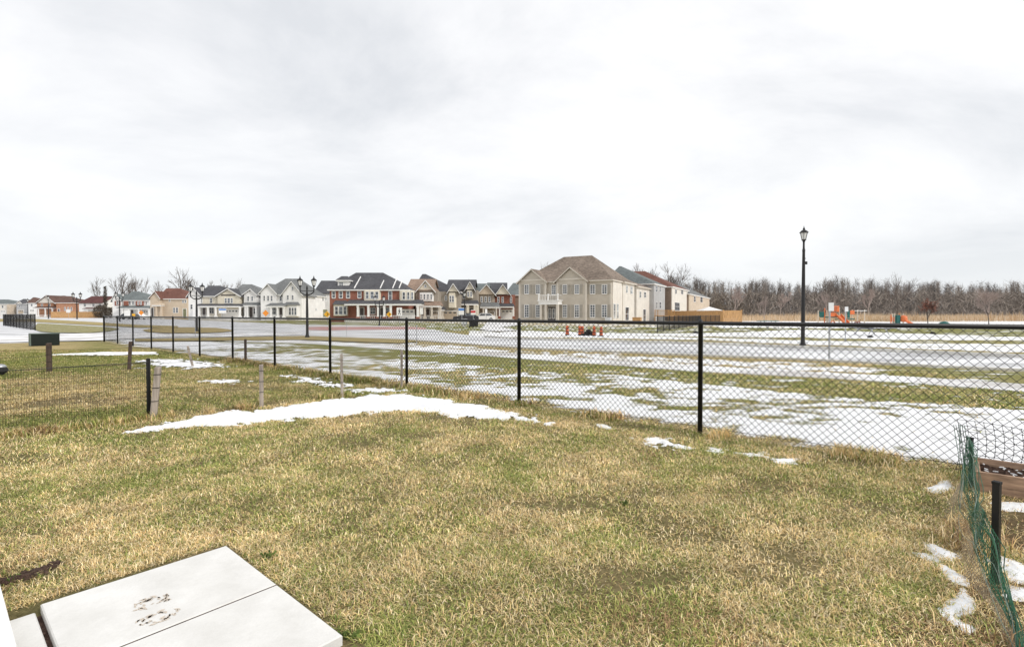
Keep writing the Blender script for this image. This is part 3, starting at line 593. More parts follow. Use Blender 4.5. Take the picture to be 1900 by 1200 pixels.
# ------------------------------------------------------------------ chain link fence
def chain_fence(origin, k0, k1, step, H, label, wire_r=0.0025, pitch=0.072, endposts=()):
    root = empty('chain_link_fence', (origin[0], origin[1], 0), math.atan2(DV2[1], DV2[0]), label, 'fence')
    for k in range(k0, k1 + 1):
        m = MB(); r = 0.037 if k in endposts else 0.027; x = k * step
        m.lathe((x, 0, -0.1), [(r, 0), (r, H + 0.1 - 0.02), (r*1.15, H + 0.1 - 0.02), (r*1.15, H+.115), (r*.7, H + 0.135), (0.004, H + 0.145)], 10)
        m.build('post', M['black'], root, True)
    x0, x1 = k0*step, k1*step
    m = MB(); m.tube((x0, 0, H), (x1, 0, H), 0.021, None, 8); m.build('top_rail', M['black'], root, True)
    m = MB(); m.tube((x0, -.03, 0.06), (x1, -.03, 0.06), 0.0025, None, 5); m.build('tension_wire', M['black'], root)
    m = MB(); top = H + 0.022; L = x1 - x0; n = int(L / pitch) + 1; hh = top - 0.03
    for i in range(n):
        xa = x0 + i * pitch
        for s in (1, -1):
            # diagonal wire clipped to the span
            a = Vector((xa, -.032 + s*.0016, 0.03)); b = Vector((xa + s*hh, -.032 + s*.0016, top))
            if b.x > x1: t = (x1 - a.x) / (b.x - a.x); b = a + (b - a) * t
            if b.x < x0: t = (a.x - x0) / (a.x - b.x); b = a + (b - a) * t
            if (b - a).length > .03: m.tube(a, b, wire_r, None, 4, False)
    for i in range(int(hh / pitch) + 1):
        z = 0.03 + (i + .5) * pitch
        for s, xe in ((1, x0), (-1, x1)):
            a = Vector((xe, -.032+s*.0016, z)); b = Vector((xe + s*(top-z), -.032+s*.0016, top))
            if (b-a).length > .03: m.tube(a, b, wire_r, None, 4, False)
    m.build('wire_mesh', M['black'], root)
    return root
chain_fence(FP0, -3, 11, STEP, FH, 'black chain link fence running along the back of the lawn to the far left', endposts=(11, -3))
lf = P(65, 613)
chain_fence(lf, 0, 10, 2.65, 1.3, 'distant black chain link fence at the left edge beyond the path', 0.0035, 0.09, (0,))
# ------------------------------------------------------------------ low yard fences and stakes
def stake(px, py, top, name, mat, label, w=0.025, lean=(0, 0), cat='stake', group=None):
    x, Z = P(px, py); h = (py - top) * Z / F; r = empty(name, (x, Z, 0), 0.4, label, cat, group); m = MB()
    t = (lean[0]*h, lean[1]*h)
    vs = [(-w,-w,-.05),(w,-w,-.05),(w,w,-.05),(-w,w,-.05),(-w+t[0],-w+t[1],h-.012),(w+t[0],-w+t[1],h-.02),(w*.9+t[0],w+t[1],h),(-w+t[0],w+t[1],h-.006)]
    m.add(vs, [(3,2,1,0),(4,5,6,7),(0,1,5,4),(1,2,6,5),(2,3,7,6),(3,0,4,7)]); m.build('stake_body', mat, r)
    for z in (h*.35, h*.6, h*.85):
        b = MB(); b.box(-w*1.12+t[0]*z/h, w*1.12+t[0]*z/h, -w*1.12+t[1]*z/h, w*1.12+t[1]*z/h, z-.004, z+.004); b.build('tie_wire', M['black'], r)
    return (x, Z, h)
GS = 'stakes of the low yard fences'
s1 = stake(281, 779, 680, 'wooden_stake', M['stake'], 'grey weathered stake tied to the black post at the mesh end', .034, (0.10, 0), group=GS)
s2 = stake(484, 755, 676, 'wooden_stake', M['stake'], 'pale square stake standing alone in the middle of the left yard line', .026, group=GS)
s3 = stake(634, 738, 656, 'wooden_stake', M['stake'], 'thin grey stake between the pale stake and the fence corner', .020, (-.01, 0), group=GS)
s4 = stake(745, 721, 649, 'wooden_stake', M['stake'], 'slim pale stake beside the chain link corner near the snow drift', .018, group=GS)
s5 = stake(90, 690, 636, 'wooden_stake', M['dkstake'], 'brown stake standing in front of the dark green utility box', .042, group=GS)
s6 = stake(238, 686, 633, 'wooden_stake', M['dkstake'], 'dark brown stake leaning right in the second yard', .032, (.06, 0), group=GS)
s7 = stake(455, 671, 629, 'wooden_stake', M['dkstake'], 'short dark stake close to the chain link fence', .032, group=GS)
s8 = stake(358, 681, 641, 'wooden_stake', M['stake'], 'light leaning stake beside the yard snow patch', .024, (-.22, 0), group=GS)
# black metal post with wire mesh fence to the left
pc = P(274, 778); d = Vector((-1.01, -0.95)).normalized()
root = empty('wire_yard_fence', (pc[0], pc[1], 0), math.atan2(d.y, d.x), 'low black wire mesh fence of the left yard with a dark metal post', 'fence')
Lw = 3.2; Hw = 0.72
for x in (0.0, 3.1):
    m = MB(); m.box(x-.022, x+.022, -.006, .006, -.1, .765); m.box(x-.006, x+.006, -.03, .006, -.1, .765)
    for z in np.arange(.1, .74, .06): m.box(x-.026, x+.026, -.012, .002, z, z+.012)
    m.build('post', M['black'], root)
m = MB(); 
for x in np.arange(0, Lw, 0.021): m.tube((x, .01, .02), (x, .01, Hw), .0013, None, 3, False)
for z in np.arange(.03, Hw, .052): m.tube((0, .012, z), (Lw, .012, z), .0013, None, 3, False)
m.build('wire_mesh', M['black'], root)
m = MB(); m.path([(0,.01,Hw),(1.0,.01,Hw-.012),(2.0,.01,Hw-.012),(Lw,.01,Hw)], .0045); m.build('top_wire', M['black'], root)
# thin wires strung between the other stakes
def wires(name, pts, zs, label, r=0.003):
    root = empty(name, (pts[0][0], pts[0][1], 0), 0, label, 'wire fence')
    for z in zs:
        m = MB()
        for a, b in zip(pts[:-1], pts[1:]):
            n = 8
            pl = [(a[0]+(b[0]-a[0])*t/n-pts[0][0], a[1]+(b[1]-a[1])*t/n-pts[0][1], z - .02*math.sin(math.pi*t/n)) for t in range(n+1)]; m.path(pl, r, 4)
        m.build('wire', M['black'], root)
wires('strung_wire', [P(-120, 696), s5[:2], s6[:2], s7[:2], (FP0[0]+DV2[0]*STEP*3.9, FP0[1]+DV2[1]*STEP*3.9)], (.12, .36, .52), 'thin dark wires strung between the brown stakes of the far yard', .004)
wires('strung_wire', [s1[:2], s2[:2], s3[:2], s4[:2]], (.1, .38, .62), 'faint thin wires strung along the nearer grey stakes', .0012)
# utility cabinet
x, Z = P(84, 641); r = empty('utility_cabinet', (x, Z, 0), 0.88, 'dark green utility cabinet standing in the snow left of the fence end', 'utility box')
m = MB(); m.box(-.45, .45, 0, .45, .0, .49); m.build('cabinet_body', M['kioskgreen'], r)
m = MB(); m.box(-.47, .47, -.02, .47, .49, .52); m.build('lid', M['kioskedge'], r); m = MB(); m.box(-.475, -.452, .0, .45, 0, .485); m.build('lit_side', M['kioskedge'], r)  # lid and thin left slab carry the lit tone as colour
# ball like grill cover at the left edge
x, Z = P(-1, 696); r = empty('round_ornament', (x, Z, 0), 0, 'dark round object with a pale top at the left edge of the yard', 'garden object')
m = MB(); m.lathe((0,0,0), [(.06,0),(.05,.02),(.10,.05),(.13,.10),(.12,.15),(.10,.17)], 14); m.build('bowl', M['blackrub'], r, True)
m = MB(); m.lathe((0,0,.165), [(.10,0),(.105,.02),(.07,.06),(.02,.075)], 14); m.build('cap', M['steel'], r, True)
# ------------------------------------------------------------------ right corner: planter, grid panel, netting
pl = P(1813, 913); rz = math.atan2(-DV2[1], -DV2[0]); r = empty('raised_planter', (pl[0], pl[1], 0), rz, 'brown wooden raised planter with dark soil in the right corner', 'planter')
LP, WP, HP = 1.5, .42, .15
m = MB(); m.box(0, LP, 0, .035, 0, HP); m.build('board', M['planter'], r); m = MB(); m.box(0, LP, WP-.035, WP, 0, HP+.02); m.build('board', M['planter'], r)
m = MB(); m.box(.002, .035, .036, WP-.036, 0, HP-.004); m.build('board', M['planter'], r); m = MB(); m.box(LP-.035, LP-.002, .036, WP-.036, 0, HP-.004); m.build('board', M['planter'], r)
m = MB(); nX, nY = 60, 16; rr = random.Random(2)
vs = [(.036+(LP-.072)*i/nX, .036+(WP-.072)*j/nY, .095+rr.random()*.045) for j in range(nY+1) for i in range(nX+1)]
m.add(vs, [(j*(nX+1)+i, j*(nX+1)+i+1, (j+1)*(nX+1)+i+1, (j+1)*(nX+1)+i) for j in range(nY) for i in range(nX)]); m.build('soil', M['soil'], r)
m = MB()
for i in range(90):
    x_, y_ = .06+rr.random()*(LP-.12), .06+rr.random()*(WP-.12); q = rr.random()*3.1; s_ = .006+.012*rr.random()
    m.prism([(x_+math.cos(q+k)*s_*f, y_+math.sin(q+k)*s_*f, .135) for k, f in ((0,1.5),(1.6,.5),(3.1,1.3),(4.7,.4))], (0,0,.006))
m.build('snow_bits', M['snow'], r)
# plastic grid panel leaning against the fence
gp = P(1778, 872); r = empty('grid_panel', (gp[0], gp[1]+.0, 0), rz, 'black plastic grid panel leaning behind the planter against the fence', 'grid panel')
m = MB(); wv = lambda u, v: (u*.62 + .03*math.sin(v*3) + .05*v*u, .02 + .05*math.sin(u*5)*v + .03*v, v*.42 - .05*u*v)
for i in range(13): 
    u = i/12; m.path([wv(u, k/10) for k in range(11)], .0022 if i not in (9,) else .006, 4)
for j in range(10):
    v = j/9; m.path([wv(k/12, v) for k in range(13)], .0022, 4)
for i in range(13):
    for j in range(10):
        p = wv(i/12, j/9); m.lathe((p[0], p[1], p[2]-.004), [(.0045, 0), (.0045, .008)], 5)
m.build('grid', M['black'], r)
# stakes and the green netting
def nstake(px, py, top, label, w=.014):
    x, Z = P(px, py); h = (py-top)*Z/F; r = empty('garden_stake', (x, Z, 0), .5, label, 'stake', 'black stakes holding the netting'); m = MB()
    m.box(-w, w, -w, w, -.05, h); m.build('stake_body', M['black'], r); m = MB(); m.box(-w*1.15, w*1.15, -w*1.15, w*1.15, h, h+.012); m.build('cap', M['blackrub'], r); return Vector((x, Z, h))
kA = nstake(1806, 905, 815, 'black garden stake at the far end of the green netting', .011); kB = nstake(1855, 1085, 899, 'thick black garden stake in front of the planter', .014)
r = empty('garden_netting', (kB.x, kB.y, 0), 0, 'tangled green plastic netting sagging along the right edge of the lawn', 'netting')
pA, pB, pC = Vector((kA.x-.04, kA.y-.02, 0)), Vector((kB.x-.03, kB.y, 0)), Vector((*P(1893, 1225), 0))
def netpt(u, v):                                   # u 0..1 along, v 0..1 up
    q = pA.lerp(pB, u/.62) if u < .62 else pB.lerp(pC, (u-.62)/.38)
    top = .40 - .16*math.sin(min(u/.62, 1)*math.pi*.9) if u < .62 else .30*(1-(u-.62)/.38) + .05
    w = .03*math.sin(u*9+v*3) + .015*math.sin(u*31+1)*v
    n = Vector((-.62, .45, 0)); base = n*(.20*(1-v)**1.5*math.sin(min(1,u*1.15+.06)*math.pi))
    p = q + n*w*.6 + base; p.z = max(.006, top*v**1.15 + .01*math.sin(u*19+v*7)); return p - Vector((kB.x, kB.y, 0))
NU, NV = 72, 13
for nm, mt, sel, rad in (('green_mesh', M['netgreen'], lambda j: j > 5, .0012), ('dusty_mesh', M['netdry'], lambda j: j <= 5, .0011)):
    m = MB()
    for i in range(NU):
        for j in range(NV):
            if not sel(j): continue
            off = .5 if j % 2 else 0; a = netpt((i+off)/NU, j/NV)
            for di in ((0, 1) if off else (-1, 0)):
                uu = min(max((i+di+.5-off)/NU, 0), 1); m.tube(a, netpt(uu, (j+1)/NV), rad, None, 4, False)
    m.build(nm, mt, r)
for k in range(4):
    m = MB(); v0 = .38+.15*k; m.path([netpt(t/24, min(1, v0+.12*math.sin(t*.5+k*2))) + Vector((-.006, 0, .004)) for t in range(25)], .0013, 4); m.build('pale_strand', M['netpale'], r)
m = MB(); rr = random.Random(9)
for k in range(9):                                # bunched strands
    v0 = rr.random()*.5+.5; ph = rr.random()*6; pts = []
    for t in range(19):
        u = t/18; p = netpt(u, min(1, v0 + .15*math.sin(u*9+ph))); p = p + Vector((rr.gauss(0,.006)+.02*math.sin(u*7+ph), rr.gauss(0,.006), .015*math.sin(u*12+ph))); pts.append(p)
    m.path(pts, .0022, 4)
for k in range(6):                                 # the piece hanging up at the far stake
    b0 = Vector((pA.x-.05+.012*k-kB.x, pA.y-.03*k/9-kB.y, .08)); m.path([b0 + Vector((-.05*t+rr.gauss(0,.004), .01*t, .40*t)) for t in (0, .25, .5, .75, 1)], .002, 4)
m.build('bunched_strand', M['netgreen'], r)
# ------------------------------------------------------------------ street lamps
def lantern(root, x, z, s):
    m = MB(); m.lathe((x, 0, z), [(.085*s, .05*s), (.15*s, .34*s)], 6); m.build('lantern_glass', M['lantern'], root)
    m = MB(); m.lathe((x, 0, z), [(.05*s, -.06*s), (.06*s, 0), (.10*s, .02*s), (.095*s, .05*s)], 8)
    for i in range(6):
        t = math.pi*2*i/6; c, q = math.cos(t), math.sin(t); m.tube((x+.088*s*c, .088*s*q, z+.05*s), (x+.155*s*c, .155*s*q, z+.34*s), .012*s, None, 4)
    m.build('lantern_frame', M['lampblack'], root)
    m = MB(); m.lathe((x, 0, z), [(.185*s, .34*s), (.19*s, .36*s), (.13*s, .43*s), (.06*s, .475*s), (.04*s, .50*s), (.05*s, .53*s), (.02*s, .58*s), (.006*s, .66*s)], 8); m.build('lantern_cap', M['lampblack'], root)
def lamp(px, Z, top, base, double, label, ls=1.0, rz=0.0):
    x = ATX(px, Z); H = ATZ(top, Z); z0 = 0
    root = empty('street_lamp', (x, Z, 0), rz, label, 'street lamp', 'black lantern street lamps'); lz = H - .66*ls
    m = MB(); b = .075*max(1, ls*.8)
    m.lathe((0,0,0), [(b*1.7,0),(b*1.7,.08),(b*1.15,.16),(b,.35),(b*.95,lz*.5),(b*.68,lz-.5*ls),(b*.75,lz-.48*ls),(b*.75,lz-.40*ls),(b*.55,lz-.34*ls),(b*.5,lz-.05*ls)], 10); m.build('pole', M['lampblack'], root, True)
    if double:
        g_ = .42*ls; m = MB()
        for s in (1, -1):
            m.path([(0,0,lz-.55*ls),(s*g_*.5,0,lz-.50*ls),(s*g_,0,lz-.35*ls),(s*g_,0,lz-.03*ls)], .035*ls, 6); m.path([(0,0,lz-.28*ls),(s*g_,0,lz-.28*ls)], .022*ls, 5)
        m.lathe((0,0,lz-.2*ls), [(.05*ls,0),(.06*ls,.1*ls),(.02*ls,.25*ls)], 8); m.build('cross_arm', M['lampblack'], root)
        for s in (1, -1): lantern(root, s*g_, lz, ls)
    else:
        m = MB(); m.box(.05, .14, -.03, .03, lz-1.05*ls, lz-.92*ls); m.box(-.02, .09, -.01, .01, lz-.80*ls, lz-.77*ls); m.build('photo_sensor', M['lampblack'], root)
        lantern(root, 0, lz, ls)
    return root
lamp(1490, 20.9, 419.5, 643, False, 'tall black single lantern lamp post in front of the playground', .92)
lamp(570, 28.6, 511, 626, True, 'large black twin lantern lamp in front of the white gabled house', .92)
lamp(365, 38.2, 524, 616, True, 'black twin lantern lamp beside the cream house with the dark roof', 1.05)
lamp(704, 59.5, 546, 604, True, 'small twin lantern lamp before the red brick house porch', 1.2)
lamp(222, 95, 540, 594, True, 'twin lantern lamp in front of the green roofed house', 1.6)
lamp(143, 140, 541, 592, True, 'faraway twin lantern lamp left of the white house with a maroon roof', 2.4)
lamp(90, 150, 547, 590, False, 'faraway single lamp post in front of the brown roofed brick house', 2.0)
lamp(52, 165, 553, 589, False, 'farthest thin lamp post near the left edge', 1.8)
lamp(862, 66, 539, 604, False, 'single black lamp post by the wheelie bins', 1.2)
# ------------------------------------------------------------------ houses
class House:
    def __init__(s, label, px, Z, rot=0.0, name='house', depth=11.0):
        s.th = math.radians(rot); s.o = Vector((ATX(px, Z), Z)); s.D = depth
        s.root = empty(name, (s.o.x, s.o.y, 0), -s.th, label, 'house', 'suburban houses across the road')
        s.ux = Vector((math.cos(s.th), -math.sin(s.th))); s.uy = Vector((math.sin(s.th), math.cos(s.th)))
    def pt(s, px, py, d=0.0):                      # photo pixel on the plane y=d of the house -> local (x, z)
        k = (px - 950) / F; q = s.o + s.uy * d     # solve q + t*ux on ray x = k*y
        t = (k * q.y - q.x) / (s.ux.x - k * s.ux.y); y = q.y + t * s.ux.y; return t, EYE + (HOR - py) * y / F
    def sd(s, px, py, lx):                         # on plane x=lx -> local (y, z)
        k = (px - 950) / F; q = s.o + s.ux * lx
        t = (k * q.y - q.x) / (s.uy.x - k * s.uy.y); y = q.y + t * s.uy.y; return t, EYE + (HOR - py) * y / F
    def X(s, px, d=0.0): return s.pt(px, HOR, d)[0]
    def Zz(s, px, py, d=0.0): return s.pt(px, py, d)[1]
    def wall(s, p0, p1, top, mat, d0=0.0, d1=None, bot=None):
        d1 = s.D if d1 is None else d1; x0, x1 = s.X(p0, d0), s.X(p1, d0); z1 = s.Zz((p0+p1)/2, top, d0); z0 = -.1 if bot is None else s.Zz((p0+p1)/2, bot, d0)
        m = MB(); m.box(x0, x1, d0, d1, z0, z1); m.build('wall', mat, s.root); return x0, x1, z1
    def hip(s, p0, p1, eave, r0, r1, apex, mat, d0=0.0, d1=None, ov=.35, trim=None):
        d1 = s.D if d1 is None else d1; x0, x1 = s.X(p0, d0)-ov, s.X(p1, d0)+ov; ze = s.Zz((p0+p1)/2, eave, d0-ov); dm = (d0+d1)/2
        a, za = s.pt(r0, apex, dm); b, _ = s.pt(r1, apex, dm); y0, y1 = d0-ov, d1+ov
        m = MB(); m.add([(x0,y0,ze),(x1,y0,ze),(x1,y1,ze),(x0,y1,ze),(a,dm,za),(b+.01,dm,za)], [(0,1,5,4),(1,2,5),(2,3,4,5),(3,0,4),(3,2,1,0)]); ro = m.build('roof', mat, s.root)
        m = MB(); m.box(x0+.02, x1-.02, y0+.02, y1-.02, ze-.2, ze-.004); m.build('eave', trim or M['white'], s.root); return ro
    def gable(s, p0, p1, eave, apex, rmat, wmat, d0=0.0, d1=6.0, ov=.3, px_apex=None, trim=None):   # gable end towards the street
        x0, x1 = s.X(p0, d0), s.X(p1, d0); ze = s.Zz((p0+p1)/2, eave, d0); xm, za = s.pt(px_apex or (p0+p1)/2, apex, d0); t = .18
        m = MB(); m.prism([(x0,d0,ze),(x1,d0,ze),(xm,d0,za-.12)], (0, .25, 0)); m.build('gable', wmat, s.root)
        sl0 = (za-ze)/(xm-x0); sl1 = (za-ze)/(x1-xm); yo = d0-ov; m = MB()
        for (xe, ss) in ((x0-ov, -sl0), (x1+ov, sl1)):
            zz = ze - ov*abs(ss); m.prism([(xe,yo,zz),(xm,yo,za),(xm,yo,za+t),(xe,yo,zz+t)], (0, d1-yo, 0))
        m.build('roof', rmat, s.root)
        m = MB()
        for (xe, ss) in ((x0-ov, -sl0), (x1+ov, sl1)):
            zz = ze - ov*abs(ss); m.prism([(xe,yo-.035,zz-.06),(xm,yo-.035,za-.06),(xm,yo-.035,za+t-.04),(xe,yo-.035,zz+t-.04)], (0, .033, 0))
        m.build('fascia', trim or M['white'], s.root)
    def ridge_x(s, p0, p1, eave, apex, mat, d0=0.0, d1=None, ov=.35, wmat=None):   # ridge parallel to the street
        d1 = s.D if d1 is None else d1; dm = (d0+d1)/2; x0, x1 = s.X(p0, d0), s.X(p1, d0); ze = s.Zz((p0+p1)/2, eave, d0-ov); za = s.Zz((p0+p1)/2, apex, dm); t = .18
        m = MB(); m.prism([(x0-ov,d0-ov,ze),(x0-ov,dm,za),(x0-ov,d1+ov,ze),(x0-ov,d1+ov,ze+t),(x0-ov,dm,za+t),(x0-ov,d0-ov,ze+t)], (x1-x0+2*ov, 0, 0)); m.build('roof', mat, s.root)
        if wmat:
            for xx in (x0+.002, x1-.202):
                m = MB(); m.prism([(xx,d0+.05,ze-.1),(xx,d1-.05,ze-.1),(xx,dm,za-.1)], (.2, 0, 0)); m.build('gable', wmat, s.root)
    def win(s, p0, p1, t, b, d=0.0, cols=1, rows=2, shut=False, glass=None, trim=None):
        x0, z1 = s.pt(p0, t, d); x1, z0 = s.pt(p1, b, d); w = .09
        m = MB(); m.box(x0, x1, d-.03, d+.05, z0, z1); o = m.build('window', glass or M['glass'], s.root)
        m = MB(); m.box(x0-w, x0, d-.07, d+.04, z0-w, z1+w); m.box(x1, x1+w, d-.07, d+.04, z0-w, z1+w); m.box(x0, x1, d-.07, d+.04, z1, z1+w); m.box(x0, x1, d-.09, d+.04, z0-w*1.3, z0)
        for i in range(1, cols): xx = x0+(x1-x0)*i/cols; m.box(xx-.03, xx+.03, d-.055, d-.032, z0, z1)
        for j in range(1, rows): zz = z0+(z1-z0)*j/rows; m.box(x0, x1, d-.052, d-.033, zz-.025, zz+.025)
        m.build('frame', trim or M['white'], o)
        if shut:
            q = shut
            for a, b_ in ((x0-w-q-.01, x0-w-.01), (x1+w+.01, x1+w+q+.01)):
                m = MB(); m.box(a, b_, d-.06, d+.03, z0-.05, z1+.05)
                for zz in np.arange(z0, z1, .16): m.box(a+.05, b_-.05, d-.075, d-.061, zz, zz+.09)
                m.build('shutter', M['shutter'], s.root)
    def swin(s, p0, p1, t, b, lx, cols=1, rows=2, name='window', glass=None):
        y0, z1 = s.sd(p0, t, lx); y1, z0 = s.sd(p1, b, lx)
        if y1 < y0: y0, y1 = y1, y0
        w = .09; m = MB(); m.box(lx-.05, lx+.03, y0, y1, z0, z1); o = m.build(name, glass or M['glass'], s.root); m = MB()
        m.box(lx-.04, lx+.07, y0-w, y0, z0-w, z1+w); m.box(lx-.04, lx+.07, y1, y1+w, z0-w, z1+w); m.box(lx-.04, lx+.07, y0, y1, z1, z1+w); m.box(lx-.04, lx+.09, y0, y1, z0-w, z0)
        for i in range(1, cols): yy = y0+(y1-y0)*i/cols; m.box(lx+.032, lx+.055, yy-.03, yy+.03, z0, z1)
        for j in range(1, rows): zz = z0+(z1-z0)*j/rows; m.box(lx+.033, lx+.052, y0, y1, zz-.025, zz+.025)
        m.build('frame', M['white'], o)
    def bay(s, p0, p1, t, b, wins, mat, dep=.5, d=0.0, roof=None, wt=None, wb=None):
        x0, z1 = s.pt(p0, t, d); x1, z0 = s.pt(p1, b, d); m = MB(); m.prism([(x0,d,z0),(x0+.3,d-dep,z0),(x1-.3,d-dep,z0),(x1,d,z0)], (0,0,z1-z0)); m.build('bay', mat, s.root)
        for a, c in wins: s.win(a, c, wt or t+4, wb or b-4, d-dep)
        if roof:
            m = MB(); m.add([(x0-.2,d,z1),(x0+.15,d-dep-.25,z1),(x1-.15,d-dep-.25,z1),(x1+.2,d,z1),(x0+.3,d+.02,z1+.7),(x1-.3,d+.02,z1+.7)], [(0,1,4),(1,2,5,4),(2,3,5),(0,3,2,1),(0,4,5,3)]); m.build('bay_roof', roof, s.root)
    def garage(s, p0, p1, t, d=0.0, mat=None):
        x0, z1 = s.pt(p0, t, d); x1 = s.X(p1, d); m = MB(); m.box(x0, x1, d-.04, d+.05, 0, z1)
        n = max(3, int((x1-x0)/.7))
        for r_ in range(4):
            for c in range(n): a = x0+(x1-x0)*(c+.12)/n; b = x0+(x1-x0)*(c+.88)/n; zz = z1*(r_+.14)/4; m.box(a, b, d-.065, d-.041, zz, z1*(r_+.86)/4)
        o = m.build('garage_door', mat or M['garage'], s.root); m = MB()
        for c in range(n): a = x0+(x1-x0)*(c+.2)/n; b = x0+(x1-x0)*(c+.8)/n; m.box(a, b, d-.075, d-.066, z1*.80, z1*.92)
        m.build('pane', M['glass'], o)
        m = MB(); m.box(x0-.13, x0-.005, d-.08, d+.04, 0, z1+.13); m.box(x1+.005, x1+.13, d-.08, d+.04, 0, z1+.13); m.box(x0-.005, x1+.005, d-.08, d+.04, z1+.003, z1+.13); m.build('door_trim', M['white'], s.root)
    def door(s, p0, p1, t, d=0.0, mat=None):
        x0, z1 = s.pt(p0, t, d); x1 = s.X(p1, d); m = MB(); m.box(x0, x1, d-.03, d+.05, .25, z1)
        for zz in (.35, 1.2): m.box(x0+.12, x1-.12, d-.05, d-.031, zz, zz+.7)
        o = m.build('door', mat or M['door'], s.root); m = MB(); m.lathe((x1-.1, d-.07, 1.2), [(.03,0),(.03,.05)], 6); m.build('handle', M['steel'], o)
        m = MB(); m.box(x0-.12, x0-.004, d-.07, d+.04, .2, z1+.12); m.box(x1+.004, x1+.12, d-.07, d+.04, .2, z1+.12); m.box(x0-.004, x1+.004, d-.07, d+.04, z1+.004, z1+.12); m.build('door_trim', M['white'], s.root)
    def porch(s, p0, p1, top, bot, posts, rmat, dep=2.0, d=0.0, pw=.16, pmat=None, rail=True, plinth=None):
        x0, z1 = s.pt(p0, top, d); x1, z0 = s.pt(p1, bot, d-dep); m = MB(); ov = .2
        m.add([(x0-ov,d-dep-ov,z0),(x1+ov,d-dep-ov,z0),(x1+ov,d+.02,z0),(x0-ov,d+.02,z0),(x0+.2,d+.02,max(z1, z0+.5)),(x1-.2,d+.02,max(z1, z0+.5))], [(0,1,5,4),(1,2,5),(2,3,4,5),(3,0,4),(3,2,1,0)]); m.build('porch_roof', rmat, s.root)
        m = MB(); m.box(x0, x1, d-dep-.15, d-.003, z0-.28, z0-.004); m.build('porch_beam', M['white'], s.root)
        m = MB(); m.box(x0, x1, d-dep-.1, d-.004, -.1, .35); m.build('porch_floor', M['kerb'], s.root); xs = []
        for p in posts:
            xx = s.X(p, d-dep); xs.append(xx); m = MB(); yy = d-dep+.1; m.box(xx-pw, xx+pw, yy-pw, yy+pw, .9, z0-.283); m.box(xx-pw-.05, xx+pw+.05, yy-pw-.05, yy+pw+.05, z0-.55, z0-.43); m.box(xx-pw-.05, xx+pw+.05, yy-pw-.05, yy+pw+.05, .9, 1.0); m.build('porch_post', pmat or M['white'], s.root)
            m = MB(); m.box(xx-pw-.12, xx+pw+.12, yy-pw-.12, yy+pw+.12, .352, .898); m.build('post_base', plinth or pmat or M['white'], s.root)
        if rail and len(xs) > 1:
            m = MB(); yy = d-dep+.1
            for a, b in zip(xs[:-1], xs[1:]):
                if b-a > 5: continue
                m.box(a+.3, b-.3, yy-.03, yy+.03, 1.05, 1.12); m.box(a+.3, b-.3, yy-.03, yy+.03, .45, .5)
                for xx in np.arange(a+.4, b-.3, .3): m.box(xx-.025, xx+.025, yy-.02, yy+.02, .5, 1.05)
            m.build('railing', M['white'], s.root)
# -- big beige corner house
h = House('large beige two storey corner house with a brown hip roof and shutters', 1134, 77.0, 28, depth=11.5); B = M['bigbeige']; T = M['trim']
h.wall(963, 1134, 521, B); xr = h.X(1134)
h.hip(963, 1134, 521, 1046, 1098, 477, M['r_bigtan'], trim=T)
h.wall(963, 1013, 523, B, -.45, .0); h.gable(963, 1013, 523, 501, M['r_bigtan'], B, -.45, 4.5, .35, 987, T)
h.wall(1033, 1088, 520.5, B, -.45, .0); h.gable(1032, 1088, 521, 497, M['r_bigtan'], B, -.45, 5.5, .35, 1058, T)
def cornerboard(px, d, top=522):
    x = h.X(px, d); m = MB(); m.box(x-.14, x+.14, d-.03, d+.1, 0, h.Zz(px, top, d)-.25); m.build('corner_board', T, h.root)
for px, d in ((964,-.45),(1012,-.45),(1034,-.45),(1087,-.45),(1133,-.005)): cornerboard(px, d)
m = MB(); a, b = h.X(966,-.45), h.X(1010,-.45); z = h.Zz(987, 519.5, -.45); m.box(a, b, -.52, -.452, z-.15, z+.1); a, b = h.X(1036,-.45), h.X(1085,-.45); z = h.Zz(1058, 517.5, -.45); m.box(a, b, -.52, -.452, z-.15, z+.1); m.build('gable_trim', T, h.root)
for a, b, d in ((974,981,-.45),(995,1001.5,-.45),(1045,1051.5,-.45),(1067,1074,-.45),(1095.5,1103.5,0),(1117.5,1125.5,0)):
    h.win(a, b, 529, 544.5, d, 2, 4, .5); h.win(a, b, 566, 588, d, 2, 5, .5)
h.win(1024.5, 1031, 530, 545.5, 0, 2, 4)
m = MB(); a, b = h.X(1000,-2), h.X(1036,-2); z0 = h.Zz(1018, 565, -2); z1 = h.Zz(1018, 558.5, -2); m.box(a, b, -2.2, -.455, z0, z1); m.box(a-.15, b+.15, -2.35, -.457, z1, z1+.14); m.build('portico_roof', M['white'], h.root)
m = MB(); zr = z1+.14
for q in (-2.15, -.6): m.box(a+.05, b-.05, q-.03, q+.03, zr+.75, zr+.82)
for xx in np.arange(a+.1, b, .28): m.box(xx-.02, xx+.02, -2.17, -2.13, zr, zr+.75)
for xx in (a+.05, (a+b)/2, b-.05): m.box(xx-.1, xx+.1, -2.25, -2.05, zr, zr+1.0)
m.build('balcony_railing', M['white'], h.root)
for px in (1004, 1013, 1034.5):
    xx = h.X(px,-2); m = MB(); m.box(xx-.17, xx+.17, -2.15, -1.8, 0, z0); m.build('portico_post', M['trim'], h.root)
h.door(1017, 1031, 569, 0.0, M['door']); h.win(1019, 1022, 573, 590, -.05); h.win(1026, 1029, 573, 590, -.05)
